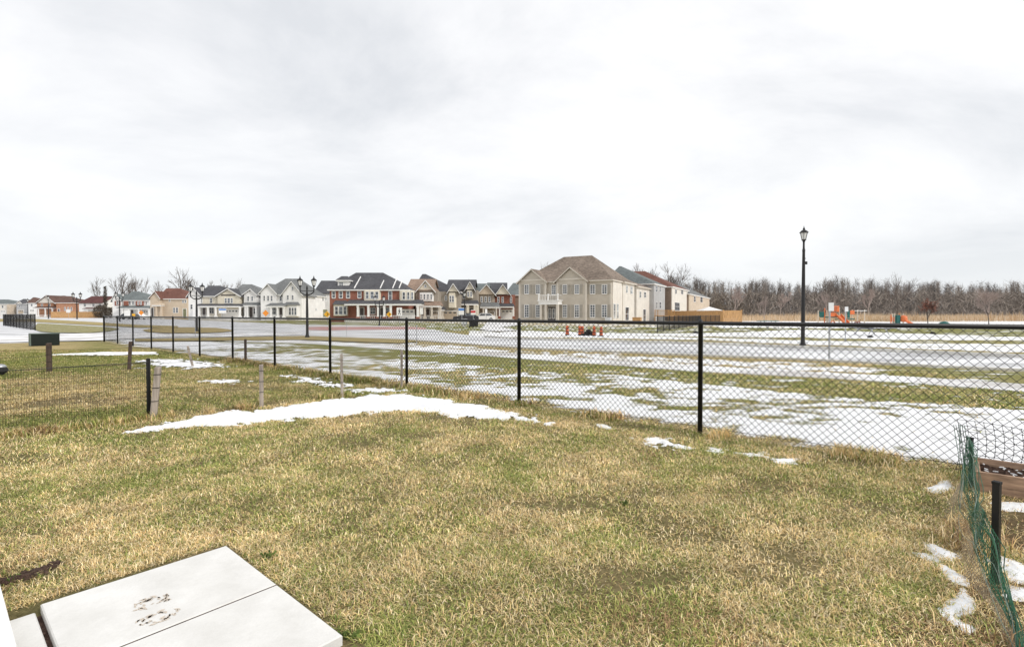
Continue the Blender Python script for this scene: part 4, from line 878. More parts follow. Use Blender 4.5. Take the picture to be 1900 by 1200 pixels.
# right side, stepped back units of the same building
S = M['palebeige']  # paler than the front: sunlight on the side walls put into the siding colour
m = MB(); m.box(xr-5, xr+.15, .35, 11.2, -.1, h.Zz(1134, 522)); m.build('side_wall', S, h.root)
def sidewing(y0p, y1p, lx, eave, wmat, rise, name='side_wing'):
    y0 = h.sd(y0p, 530, lx)[0]; y1, z = h.sd(y1p, eave, lx); m = MB(); m.box(lx-7, lx, y0, y1, -.1, z); m.build(name, wmat, h.root)
    m = MB(); m.add([(lx-7,y0-.3,z),(lx+.4,y0-.3,z),(lx+.4,y1+.4,z),(lx-7,y1+.4,z),(lx-4,(y0+y1)/2-1,z+rise),(lx-3.5,(y0+y1)/2+1,z+rise)], [(0,1,5,4),(1,2,5),(2,3,4,5),(3,0,4),(3,2,1,0)]); m.build('wing_roof', M['r_bigtan'], h.root)
    m = MB(); m.box(lx-6.98, lx+.38, y0-.28, y1+.38, z-.2, z-.004); m.build('eave', T, h.root); return y0, y1
sidewing(1156, 1177, xr+.3, 527, S, 2.2)
sidewing(1181, 1206, xr+.6, 535.5, S, 1.6)
for a, b in ((1138, 1141.5), (1144, 1147)): h.swin(a, b, 564, 590, xr+.15, 1, 2, glass=M['ltglass'])
for a, b, t, bb, lx, nm in ((1161,1164,530,543,xr+.3,'window'),(1169,1173,532,545,xr+.3,'window'),(1160,1166,570,594,xr+.3,'door'),(1186,1189,541,552,xr+.6,'window'),(1194,1198,542,552,xr+.6,'window'),(1193,1197.5,574,596,xr+.6,'door')):
    h.swin(a, b, t, bb, lx, 1, 2, nm, M['glass'] if nm == 'door' else M['ltglass'])
# -- houses stepping back to the right of it
def backhouse(label, pxc, pxr, pxl, eave, apex_px, apex, rmat, fmat, smat, Z, wins):
    h = House(label, pxc, Z, 28, depth=10); y1 = h.sd(pxr, eave, 0)[0]; h.D = y1
    x0 = h.X(pxl); z = h.Zz(pxc, eave); m = MB(); m.box(x0, -.003, 0, y1, -.1, z); m.build('wall', fmat, h.root)
    m = MB(); m.box(-.0, .18, .06, y1-.06, -.1, z-.002); m.build('rear_wall', smat, h.root)
    dm = y1/2; ax, za = h.pt(apex_px, apex, dm); m = MB(); o_ = .45
    a0 = max(x0+2.5, ax-3.5); a0 = min(a0, ax-.4)
    m.add([(x0-o_,-o_,z),(o_,-o_,z),(o_,y1+o_,z),(x0-o_,y1+o_,z),(a0,dm,za),(ax,dm,za)], [(0,1,5,4),(1,2,5),(2,3,4,5),(3,0,4),(3,2,1,0)]); m.build('roof', rmat, h.root)
    m = MB(); m.box(x0-o_+.02, o_-.02, -o_+.02, y1+o_-.02, z-.2, z-.004); m.build('eave', M['white'], h.root)
    for a, b, t, bb in wins: h.swin(a, b, t, bb, .18, 1, 2, glass=M['glass'])
    return h
backhouse('grey house with a green grey roof just behind the beige corner house', 1211, 1232, 1120, 526, 1152, 494, M['r_teal'], M['greysiding'], M['greysiding'], 96, [(1216,1219,530,542),(1223,1225.5,531,542),(1217,1219,560,572),(1223,1226,560,572)])
backhouse('pale house with a rust red hip roof behind the wooden deck', 1245, 1275, 1130, 531.5, 1196, 503, M['r_red'], M['dbrick'], M['palebeige'], 106, [(1252,1255,537,545),(1263,1267,538,546),(1251.5,1260.5,561,576)])  # dark brick front puts the shaded face into the wall colour
backhouse('low beige brick house with a grey roof at the edge of the woods', 1277, 1315, 1205, 545, 1262, 528, M['r_grey'], M['dbrick'], M['bbrick'], 122, [(1287,1290,550,560),(1299,1303,550,561)])  # front in darker brick than the side, its shade painted in
# -- red brick house
h = House('long red brick house with charcoal roof, dormer and white columned porch', 612, 88.0, depth=10.5)
h.wall(612, 757, 536.5, M['brick']); h.hip(612, 757, 537, 661, 711, 506, M['r_dark'])
h.wall(627, 648, 519, M['whitesiding'], .9, 4.5, 536); h.hip(627, 648, 519.5, 634, 645, 512.5, M['r_dark'], .9, 4.5, .3); h.win(630, 637, 524, 531, .9, 2, 2)
z0 = h.Zz(690, 537); za = h.pt(690, 506, 5.25)[1]
for px, f0, f1 in ((658,.05,.72),(706,.05,.5),(729,.05,.68),(741,.05,.45)):
    x = h.X(px); m = MB(); k = (za-z0)/(5.25+.35); y0, y1 = -.35+f0*5.6, -.35+f1*5.6
    m.prism([(x-.07,y0,z0+k*(y0+.35)-.02),(x+.07,y0,z0+k*(y0+.35)-.02),(x+.07,y1,z0+k*(y1+.35)-.02),(x-.07,y1,z0+k*(y1+.35)-.02)], (0,-.03,.14)); m.build('roof_flashing', M['white'], h.root)
for a, b in ((617,622),(630,635.5),(643.5,649),(664.5,670)): h.win(a, b, 541, 552.5)
h.win(721.5, 727, 540.5, 556)
h.bay(675, 707, 538.5, 558.5, [(679.5,684),(688,693.5),(697,702)], M['cream'], .5, wt=541.5, wb=553.5); h.bay(741, 769, 539.5, 562, [(747.5,751.5),(756,759.5),(763.5,766.5)], M['cream'], .5, wt=542.5, wb=555)
h.bay(619, 646, 565, 586, [(622,627),(629.5,635.5),(638,643)], M['cream'], .8, roof=M['r_dark'], wt=569, wb=583)
h.porch(648, 782, 556, 563.5, (664,683.5,701.5,713,725,775), M['r_dark'], 2.4, plinth=M['brick'])
h.door(668, 675, 571); h.win(688, 696, 571, 582, 0, 2, 2); h.win(716, 722, 571, 582); h.door(706, 711, 571); h.garage(745, 768, 575, -.2)
# -- houses to the right of it
h = House('narrow taupe house with a tan roof and white gable beside the brick house', 772, 93.0, depth=11)
h.wall(771, 812, 539.5, M['taupe']); h.ridge_x(757, 800, 539.5, 519.5, M['r_tan'], 0, 9, wmat=M['taupe']); h.gable(774, 806, 539.5, 521, M['r_tan'], M['cream'], -.3, 6, .35, 790)
h.bay(777, 805, 543, 559, [(780.5,782.5),(786.5,789),(793,795.5),(799,801.5)], M['whitesiding'], .5, -.05, wt=546, wb=555)
h.porch(776, 818, 559, 567, (779,788,801,817), M['r_tan'], 2.0, pmat=M['trim']); h.garage(803.5, 813, 578, -.15, M['tangarage']); h.door(791, 797, 573)
h.win(788, 791, 529, 533, -.3)
h = House('taupe house with a tall charcoal roof and a cream two storey bay', 812, 98.0, depth=13)
h.wall(808, 853, 541, M['taupe']); h.hip(766, 853, 541, 784, 790, 508.5, M['r_dark'], 1.5, 13)
h.gable(832, 851, 541, 527, M['r_dark'], M['cream'], -.5, 6, .3, 841); h.bay(831, 847, 543.5, 571, [(834.5,837),(839,842)], M['cream'], .6, -.05, wt=549, wb=560)
h.win(826, 829, 549, 557); h.garage(823, 848, 577.5, -.1, M['tangarage']); h.porch(806, 824, 569, 574, (809, 821), M['r_dark'], 1.6, rail=False, pmat=M['trim'])
h = House('taupe and cream house with a charcoal roof behind the black lamp post', 851, 103.0, depth=11)
h.wall(849, 886, 538.5, M['taupe']); h.ridge_x(830, 878, 538.5, 520.5, M['r_dark'], 0, 10, wmat=M['taupe']); h.gable(864, 880, 537, 523.5, M['r_dark'], M['cream'], -.6, 6, .3, 872)
h.bay(865, 878, 539, 553, [(867.5,870),(873,875.5)], M['cream'], .5, -.1, wt=541.5, wb=550); h.porch(857, 887, 557, 563.5, (868, 881.5, 886), M['r_dark'], 2.0, pmat=M['cream'], pw=.25); h.door(871, 878, 572); h.win(858, 862, 545, 553)
h = House('beige stone house with a green grey roof and small porch roof', 882, 108.0, depth=11)
h.wall(879, 917, 546, M['stone']); h.ridge_x(876, 905, 546, 527.5, M['r_teal'], 0, 10, wmat=M['stone']); h.gable(886, 918, 546, 528.5, M['r_teal'], M['beige'], -.4, 6, .35, 903)
for a, b in ((892.5,895),(900,902.5),(907,909.5)): h.win(a, b, 551, 560, -.1)
h.win(879.5, 882, 550, 559); h.porch(892, 926, 561, 569, (897, 921), M['r_grey'], 2.0, pmat=M['trim'], rail=False); h.garage(905, 917, 578, -.15, M['tangarage']); h.door(884, 889, 572)
h = House('red brick gabled house with a charcoal roof left of the beige corner house', 920, 112.0, depth=11)
h.wall(919, 956, 547, M['brick']); h.ridge_x(905, 938, 547, 526, M['r_dark'], 0, 10, wmat=M['brick']); h.gable(920, 946, 546, 528.5, M['r_dark'], M['cream'], -.4, 6, .35, 933)
for a, b in ((923.5,926),(931.5,934),(947,949.5)): h.win(a, b, 551.5, 561, -.05)
h.porch(924, 954, 563, 568.5, (927, 953), M['r_dark'], 1.8, plinth=M['brick'], rail=False); h.garage(930.5, 951, 575, -.15)
h = House('dark brick house with a grey green hip roof partly hidden by the corner house', 946, 121.0, depth=12)
h.wall(940, 990, 547, M['dbrick']); h.hip(938, 990, 547, 952, 970, 525, M['r_teal'], ov=.4); h.win(950, 953, 553, 561); h.win(948, 952, 571, 584)
# -- white gabled house
h = House('white siding house with a grey roof and two tall gables', 484, 112.0, depth=13.5); WS = M['whitesiding']
h.wall(484, 562, 546, WS); h.hip(484, 562, 546, 530, 556, 517, M['r_grey'])
h.gable(483, 513, 543.5, 527.5, M['r_grey'], WS, -.4, 6, .35, 498); h.wall(484, 513, 543.5, WS, -.4, .3); h.gable(524, 561, 546, 523, M['r_grey'], WS, -.6, 7, .35, 542); h.wall(525, 560, 546, WS, -.6, .3)
for a, b, t, bb, d in ((489.5,492,549,558,-.4),(496.5,499.5,549,558,-.4),(503,506,549,558,-.4),(519.5,523,549,558,0),(542,545,532.5,538.5,-.6),(533,536,548,556,-.6),(542,545,548,556,-.6)): h.win(a, b, t, bb, d)
h.porch(501, 528, 562, 567.5, (503, 515, 526.5), M['r_grey'], 1.8, d=-.4, pmat=M['white']); h.bay(529, 556, 566, 587, [(536.5,540),(541.5,545),(546.5,550)], WS, .7, -.6, roof=M['r_grey'], wt=571, wb=584); h.door(519, 524, 571); h.win(505, 512, 571, 583, -.4, 2, 2)
xr = h.X(562)
for a, b, t, bb, nm in ((598,600.5,549,558,'window'),(603,606,549,558,'window'),(585,587,572,576,'window'),(599,607.5,574,588,'door')): h.swin(a, b, t, bb, xr, 1, 2, nm, M['ltglass'] if nm == 'window' else M['olivedoor'])
h = House('white house with a charcoal gable roof between the white and brick houses', 590, 128.0, depth=11)
h.wall(590, 625, 545, WS); h.ridge_x(584, 628, 545, 522, M['r_dark'], wmat=WS); h.win(600, 604, 549, 557)
# -- row to the left
h = House('narrow grey siding house with a small white front gable and porch', 433, 116.0, depth=12)
h.wall(433, 478, 546, M['greysiding']); h.hip(433, 478, 546, 450, 468, 527.5, M['r_grey']); h.wall(453, 476, 546, WS, -.8, .2); h.gable(453, 476, 546, 537, M['r_grey'], WS, -.8, 5, .35, 466)
h.win(459.5, 462.5, 550, 558, -.8); h.win(467, 470, 550, 558, -.8); h.porch(454, 477, 561, 566, (455.5, 459, 475), M['r_grey'], 1.6, d=-.8, rail=False); h.door(463, 469, 570, -.8); h.win(471, 474, 572, 582, -.8)
h = House('cream house with a charcoal roof, wide gable and low porch', 370, 115.0, depth=12)
h.wall(350, 446, 549, M['cream']); h.hip(366, 446, 549, 388, 408, 530, M['r_dark']); h.gable(403, 446, 549, 536, M['r_dark'], M['cream'], -.5, 7, .4, 424); h.wall(404, 445, 549, M['cream'], -.5, .2)
h.gable(349, 374, 549, 534, M['r_dark'], WS, -.2, 8, .3, 360); h.wall(350, 373, 549, WS, -.2, .2)
m = MB(); a, b = h.X(411,-.5), h.X(437,-.5); z = h.Zz(424, 547.5, -.5); m.box(a, b, -.6, -.502, z-.12, z+.15); m.build('gable_trim', M['door'], h.root)
for a, b, d in ((372.5,375.5,0),(390.5,394,0),(418,421,-.5),(423,427,-.5),(429,432,-.5)): h.win(a, b, 553.5, 562, d)
h.porch(368, 446, 563.5, 567.5, (369, 386, 400, 445), M['r_dark'], 2.0, d=-.5); h.door(376, 382, 571); h.win(389, 397, 571, 581, 0, 2); h.garage(412, 442, 574.5, -.55)
h.win(354, 358, 565, 573, -.2); h.win(362, 365, 565, 573, -.2)
h = House('beige house with a red brown roof and blank side wall', 296, 138.0, depth=12)
h.wall(295, 348, 554, M['beige']); h.hip(296, 344, 554, 309, 335, 535, M['r_red']); h.wall(279, 297, 552, M['beige'], -1, 8); h.gable(279, 297, 552, 541, M['r_red'], M['beige'], -1, 9, .35, 289)
h.win(314.5, 316.5, 556, 559.5); h.win(339, 341.5, 557, 561.5); h.win(343.5, 346, 557, 561.5); h.win(322, 325, 571, 580); h.win(327, 330.5, 571, 580); h.door(340, 346, 573, 0, M['olivedoor']); h.door(281, 285, 571, -1); h.porch(288, 300, 563, 566, (290, 299), M['beige'], 1.2, d=-1, rail=False, pmat=M['beige'])
h = House('dark brick and white house with a green hip roof and wide porch', 213, 152.0, depth=12)
h.wall(212, 278, 557, WS); h.hip(225, 276, 557, 246, 258, 540.5, M['r_teal']); h.wall(209, 226, 557, WS, -.4, 6); h.gable(208, 226, 557, 546, M['r_teal'], WS, -.4, 8, .3, 214)
for a, b in ((213.5,224),(230,237.5),(252.5,265.5)):
    x0, z1 = h.pt(a, 558.5, -.4); x1, z0 = h.pt(b, 567, -.4); m = MB(); m.box(x0, x1, -.5, -.005, z0, z1); m.build('brick_panel', M['brick'], h.root)
for a, b in ((240,243),(246,249),(217,220),(256,258),(261,263),(271,273)): h.win(a, b, 559.5, 565, -.52 if a in (217,256,261) else 0)
h.porch(226, 277, 567, 571.5, (227, 239, 257, 276), M['r_teal'], 2.0); h.door(243, 248, 575); h.garage(262, 275, 576)
h = House('white house with a long maroon gable roof and small windows', 147, 186.0, depth=11)
h.wall(147, 192, 562, WS); h.ridge_x(149, 190, 562.5, 550.5, M['r_maroon'], wmat=WS)
for a in (156, 172, 184): h.win(a, a+4, 564, 568)
h.porch(160, 186, 571, 573, (162, 185), M['r_maroon'], 1.6, rail=False)
h = House('orange brick house with a brown hip roof', 105, 190.0, depth=12)
h.wall(105, 139, 561, M['obrick']); h.hip(104, 140, 561.5, 115, 121, 548.5, M['r_brown'])
for a in (120, 126, 132): h.win(a, a+2, 570, 576)
h.door(108, 111, 573)
h = House('brown gabled brick house beside the orange brick house', 70, 198.0, depth=12)
h.wall(69, 100, 562, M['obrick']); h.gable(69, 103, 562, 548.5, M['r_brown'], M['palebeige'], -.3, 12, .5, 87); h.win(77, 80, 564, 568); h.win(90, 94, 564, 568); h.porch(70, 98, 568, 571, (71, 84, 97), M['r_brown'], 1.8)
h = House('far white house with a small brown gable roof', 53, 225.0, depth=12)
h.wall(53, 69, 562, WS); h.hip(52, 74, 562, 62, 66, 551.5, M['r_brown']); h.win(58, 61, 564, 568); h.garage(56, 64, 574)
h = House('far grey house with a charcoal roof and garage', 32, 232.0, depth=12)
h.wall(31, 52, 563, M['greysiding']); h.hip(30, 53, 563, 44, 48, 554.5, M['r_dark']); h.gable(31, 42, 563, 558, M['r_dark'], M['palebeige'], -.4, 6, .3); h.win(36, 38, 566, 570); h.garage(34, 44, 575, 0, M['tangarage'])
h = House('leftmost far tan house with a grey green roof', 2, 236.0, depth=12)
h.wall(-30, 28, 564, M['palebeige']); h.hip(-31, 29, 564, 0, 16, 555.5, M['r_teal']); h.wall(13, 27, 565, M['bbrick'], -.8, .2); h.win(4, 7, 567, 571); h.win(17, 20, 567, 571); h.garage(2, 10, 576)
# ------------------------------------------------------------------ wood fences, deck, canopy near the right houses
def boardfence(name, pts, H, mat, label, bw=.14):
    root = empty(name, (*pts[0], 0), 0, label, 'fence'); m = MB(); rr = random.Random(8); rl = MB()
    for a, b in zip(pts[:-1], pts[1:]):
        d = Vector((b[0]-a[0], b[1]-a[1])); L = d.length; d.normalize(); n = int(L/(bw+.012))
        for i in range(n):
            t = (i+.5)/n*L; c = (a[0]+d.x*t-pts[0][0], a[1]+d.y*t-pts[0][1]); m.obox(c, (d.x, d.y), (-d.y, d.x), bw/2, .012, .04, H+rr.uniform(-.02,.02))
        c = ((a[0]+b[0])/2-pts[0][0], (a[1]+b[1])/2-pts[0][1])
        for z in (.35, H-.3): rl.obox((c[0]+d.y*.04, c[1]-d.x*.04), (d.x, d.y), (-d.y, d.x), L/2, .022, z, z+.09)
    m.build('boards', mat, root); rl.build('rail', mat, root)
    for (x, y) in pts: 
        q = MB(); q.box(x-pts[0][0]-.06, x-pts[0][0]+.06, y-pts[0][1]-.06, y-pts[0][1]+.06, 0, H+.1); q.build('post', mat, root)
fz = lambda px, Z: (ATX(px, Z), Z)
boardfence('wooden_fence', [fz(1376, 84), fz(1342, 84), fz(1290, 92), fz(1240, 100)], 1.95, M['cedar'], 'orange brown board fence running right from the deck to the reeds')
boardfence('wooden_fence', [fz(95, 176), fz(140, 178), fz(190, 178)], 2.2, M['cedar'], 'faraway orange fence in front of the orange brick house')
r = empty('wooden_deck', (*fz(1214, 94), 0), -.49, 'raised wooden deck with railing behind the grey house', 'deck'); m = MB(); m.box(0, 3.2, 0, 2.6, .95, 1.1); m.build('platform', M['cedar'], r)
for x, y in ((.1,.1),(3.1,.1),(3.1,2.5),(.1,2.5)): m = MB(); m.box(x-.07, x+.07, y-.07, y+.07, 0, .95); m.box(x-.06, x+.06, y-.06, y+.06, 1.1, 2.15); m.build('post', M['cedar'], r)
m = MB(); m.box(.17,3.03,.07,.13,2.0,2.1); m.box(3.07,3.13,.17,2.43,2.0,2.1)
for x in np.arange(.25, 3.0, .17): m.box(x, x+.05, .08, .12, 1.1, 2.0)
m.build('railing', M['cedar'], r)
r = empty('storage_bin', (*fz(1182, 80), 0), -.49, 'orange brown wooden storage box against the pale side wall', 'storage box'); m = MB(); m.box(-.62,.62,-.4,.4,0,.75); m.build('box_body', M['cedar'], r); m = MB(); m.box(-.68,.68,-.45,.45,.75,.85); m.build('lid', M['cedar'], r)
r = empty('air_conditioner', (*fz(1129, 76.2), 0), -.49, 'small grey air conditioner at the corner of the beige house', 'air conditioner'); m = MB(); m.box(-.4,.4,-.4,.4,.1,.85)
for z in np.arange(.18,.8,.08): m.box(-.42,.42,-.42,.42,z,z+.03)
m.build('casing', M['signback'], r); m = MB(); m.lathe((0,0,.85), [(.3,0),(.3,.03),(.05,.05)], 12); m.build('fan_grille', M['blackrub'], r)
r = empty('garden_canopy', (*fz(1316, 96), 0), 0, 'white pyramid canopy behind the orange brown fence', 'canopy'); m = MB(); m.add([(-2,-2,1.95),(2,-2,1.95),(2,2,1.95),(-2,2,1.95),(0,0,2.75),(-2,-2,1.8),(2,-2,1.8),(2,2,1.8),(-2,2,1.8)], [(0,1,4),(1,2,4),(2,3,4),(3,0,4),(0,5,6,1),(1,6,7,2),(2,7,8,3),(3,8,5,0)]); m.build('canopy_top', M['canvas'], r)
for x in (-1.9,1.9):
    for y in (-1.9,1.9): m = MB(); m.tube((x,y,0),(x,y,1.9),.04); m.build('leg', M['white'], r)
def picket(pts, H, label):
    root = empty('metal_fence', (*pts[0], 0), 0, label, 'fence'); ox, oy = pts[0]; m = MB(); rl = MB()
    for a, b in zip(pts[:-1], pts[1:]):
        L = math.hypot(b[0]-a[0], b[1]-a[1]); n = max(2, int(L/.16))
        for i in range(n+1): t = i/n; x, y = a[0]+(b[0]-a[0])*t-ox, a[1]+(b[1]-a[1])*t-oy; m.tube((x,y,.08),(x,y,H-.02),.009,None,4,False)
        for z in (.12, H): rl.tube((a[0]-ox,a[1]-oy,z),(b[0]-ox,b[1]-oy,z),.022,None,4)
    m.build('pickets', M['black'], root); rl.build('rail', M['black'], root)
    for a, b in zip(pts[:-1], pts[1:]):
        n = max(1, int(math.hypot(b[0]-a[0], b[1]-a[1])/2.6))
        for i in range(n+1): t = i/n; q = MB(); x, y = a[0]+(b[0]-a[0])*t-ox, a[1]+(b[1]-a[1])*t-oy; q.tube((x,y,0),(x,y,H+.06),.035,None,6); q.build('post', M['black'], root)
picket([P(1220, 617), P(1300, 603), P(1335, 600.5)], 1.15, 'short black metal fence along the beige house yard')
# ------------------------------------------------------------------ signs, barrels, bins, cars
def board(px, Z, y0, y1, w, mat, label, shape='rect', base=None, postm=None, cat='sign', tilt=0.0, picto=None, group=None):
    x = ATX(px, Z); zt, zb = ATZ(y0, Z), ATZ(y1, Z); r = empty('road_sign' if cat == 'sign' else 'lawn_sign', (x, Z, 0), tilt, label, cat, group); hw = w*Z/F/2; zc = (zt+zb)/2
    m = MB(); m.tube((0,.05,-.1),(0,.05,zt-.02),.03,None,6); m.build('post', postm or M['steel'], r); m = MB()
    if shape == 'rect': m.box(-hw,hw,-.012,.012,zb,zt)
    elif shape == 'diamond': q = (zt-zb)/2; m.prism([(-q,-.012,zc),(0,-.012,zb),(q,-.012,zc),(0,-.012,zt)], (0,.024,0))
    m.build('sign_face', mat, r)
    if picto == 'walker':
        s = (zt-zb)/2*.8; q = MB()
        def pg(pts): q.prism([(x_*s,-.02,zc+z_*s) for x_, z_ in pts], (0,.006,0))
        pg([(.0+.14*math.cos(t*.785),.78+.14*math.sin(t*.785)) for t in range(8)]); pg([(-.12,.58),(.12,.6),(.16,-.05),(-.12,-.05)])
        pg([(-.12,-.05),(.04,-.05),(-.22,-.9),(-.38,-.9)]); pg([(.0,-.05),(.16,-.05),(.42,-.88),(.27,-.92)]); pg([(.1,.55),(.14,.4),(.45,.1),(.38,.02),(.05,.35)]); pg([(-.1,.55),(-.4,.15),(-.32,.07),(-.08,.35)]); q.build('pictogram', M['blackrub'], r)
    if picto == 'chevron':
        s = (zt-zb)/2; q = MB(); q.prism([(-.25*s,-.02,zc+.5*s),(.25*s,-.02,zc),(-.25*s,-.02,zc-.5*s),(0,-.02,zc-.5*s),(.5*s,-.02,zc),(0,-.02,zc+.5*s)], (0,.006,0)); q.build('pictogram', M['blackrub'], r)
    if picto == 'band':
        q = MB(); q.box(-hw*.96,hw*.96,-.018,-.013,zc+.1*(zt-zb),zc+.42*(zt-zb)); q.build('colour_band', M['blue'], r)
    if picto == 'redband':
        q = MB(); q.box(-hw*.96,hw*.96,-.018,-.013,zc-.1*(zt-zb),zc+.38*(zt-zb)); q.build('colour_band', M['redsign'], r)
    return r
board(741, 62, 570.5, 586, 10, M['white'], 'white sign with a black walking figure before the brick house garage', picto='walker')
board(722, 63, 578, 588.5, 8, M['yellow'], 'yellow diamond sign with a black curve mark by the brick porch', 'diamond', picto='chevron')
board(607, 70, 577, 589, 8, M['yellow'], 'yellow diamond sign in front of the white house side wall', 'diamond', picto='chevron')
board(493, 80, 575, 587, 7, M['signorange'], 'orange diamond sign before the left white gable', 'diamond')
board(262, 112, 575.5, 585, 7, M['signorange'], 'orange diamond sign in front of the green roofed house garage', 'diamond')
board(248, 100, 582, 588, 6, M['yellow'], 'small yellow board at the kerb before the green roofed porch')
board(782, 74, 571, 583, 6, M['white'], 'small plain white sign at the tan porch', picto=None)
board(857, 67, 571, 584, 13, M['white'], 'white sign board with a blue band beside the black lamp post', picto='band')
board(878, 70, 575, 584, 9, M['white'], 'white sign board with a red band right of the bins', picto='redband')
board(902, 72, 573, 581, 4, M['white'], 'narrow white sign before the beige stone house')
board(413, 92, 572, 581, 14, M['white'], 'white and blue banner sign in front of the cream house porch', picto='band')
board(236, 108, 575, 586, 11, M['white'], 'white sign in front of the green roofed house porch')
board(127, 160, 574, 580, 8, M['white'], 'faraway white sign before the orange brick house')
board(362, 72, 561, 589, 9, M['white'], 'tall white panel sign beside the twin lamp at the cream house')
board(1542, 14.5, 561.5, 577, 11, M['signback'], 'blank back of a square road sign on a thin pole before the playground', tilt=.25)
board(1570.5, 24.2, 569, 578, 7, M['signback'], 'smaller pale road sign right of the other sign before the playground', tilt=.2)
def thin_post(px, py, top, label):
    x, Z = P(px, py); h = (py-top)*Z/F; r = empty('marker_post', (x, Z, 0), 0, label, 'post', 'thin grey marker posts'); m = MB(); m.tube((0,0,-.05),(0,0,h),.018,None,6); m.build('post_body', M['steel'], r); m = MB(); m.lathe((0,0,h),[(.022,0),(.022,.02),(.005,.035)],6); m.build('cap', M['steel'], r)
thin_post(362, 626, 590, 'thin grey marker post standing next to the twin lamp base')
thin_post(643, 624, 598, 'thin grey marker post on the verge before the brick house')
thin_post(773, 640, 604, 'thin grey marker post just right of a fence post')
GB_ = 'orange traffic barrels on the verge'
def barrel(px, base, label, s=1.0):
    x, Z = P(px, base); r = empty('traffic_barrel', (x, Z, 0), 0, label, 'traffic barrel', GB_); H = 16.5*Z/F*s; R = 3.3*Z/F
    m = MB(); m.lathe((0,0,0),[(R*1.25,0),(R*1.25,.05),(R,.06)],12); m.build('base', M['blackrub'], r)
    for k in range(5):
        z0 = .06+(H-.06)*k/5; z1 = .06+(H-.06)*(k+1)/5; ra = R*(1-.05*k); rb = R*(1-.05*(k+.8)); m = MB(); m.lathe((0,0,0),[(ra*.97,z0),(ra,z0+.02),(rb,z1-.03),(rb*.95,z1)],12); m.build('band' if k % 2 else 'drum', M['barrel'] if k % 2 == 0 else M_band, r)
    m = MB(); m.lathe((0,0,H),[(R*.7,0),(R*.7,.02),(R*.3,.04)],10); m.build('handle', M['barrel'], r)
M_band = plain('dark_orange_band', (0.20, 0.045, 0.03), 0.3, 5, 0.5)
barrel(1052.5, 621.5, 'leftmost orange barrel standing apart before the beige house'); barrel(1076, 622, 'orange barrel at the left end of the pile of sandbags'); barrel(1080.5, 621.5, 'orange barrel tucked just behind the one left of the sandbags', .95); barrel(1102.5, 623, 'orange barrel right of the black sandbags'); barrel(1115.5, 623.5, 'rightmost orange barrel of the row', 1.0)
x, Z = P(1091, 622.5); r = empty('sandbag_pile', (x, Z, 0), 0, 'black sandbags heaped between the orange barrels', 'sandbags')
for i, (dx, dz) in enumerate(((-.35,0),(0,0),(.35,0),(-.12,.2),(.2,.2),(.05,.4))):
    m = MB(); m.lathe((dx*.75, 0, dz*.6), [(.08,0),(.16,.04),(.17,.08),(.13,.13),(.04,.15)], 9, i); m.build('sandbag', M['blackrub'], r, True)
def bin_(px, base, label):
    x, Z = P(px, base); r = empty('wheelie_bin', (x, Z, 0), .2, label, 'bin', 'black wheelie bins by the kerb'); m = MB()
    m.add([(-.2,-.22,.06),(.2,-.22,.06),(.2,.2,.06),(-.2,.2,.06),(-.27,-.3,.72),(.27,-.3,.72),(.27,.28,.72),(-.27,.28,.72)], [(3,2,1,0),(4,5,6,7),(0,1,5,4),(1,2,6,5),(2,3,7,6),(3,0,4,7)]); m.build('bin_body', M['blackrub'], r)
    m = MB(); m.prism([(-.3,-.33,.725),(.3,-.33,.725),(.3,.3,.725),(-.3,.3,.725)], (0,0,.07)); m.build('lid', M['blackrub'], r)
    for s in (-.22,.22): m = MB(); m.tube((s-.03,.2,.1),(s+.03,.2,.1),.1,None,10); m.build('wheel', M['blackrub'], r)
bin_(875.5, 607, 'left black wheelie bin standing near the lamp post base'); bin_(882.5, 606.5, 'right black wheelie bin beside its twin')
x, Z = P(861.5, 606); r = empty('grey_post_box', (x, Z, 0), 0, 'grey metal mailbox cluster at the foot of the black lamp post', 'mailbox'); m = MB(); m.box(-.2,.2,-.2,.2,0,.2); m.build('plinth', M['kerb'], r); m = MB(); m.box(-.3,.3,-.24,.24,.2,.85); m.build('box_body', M['steel'], r); m = MB(); m.box(-.26,-.02,-.26,-.24,.26,.8); m.box(.02,.26,-.26,-.24,.26,.8); m.build('door', M['signback'], r)
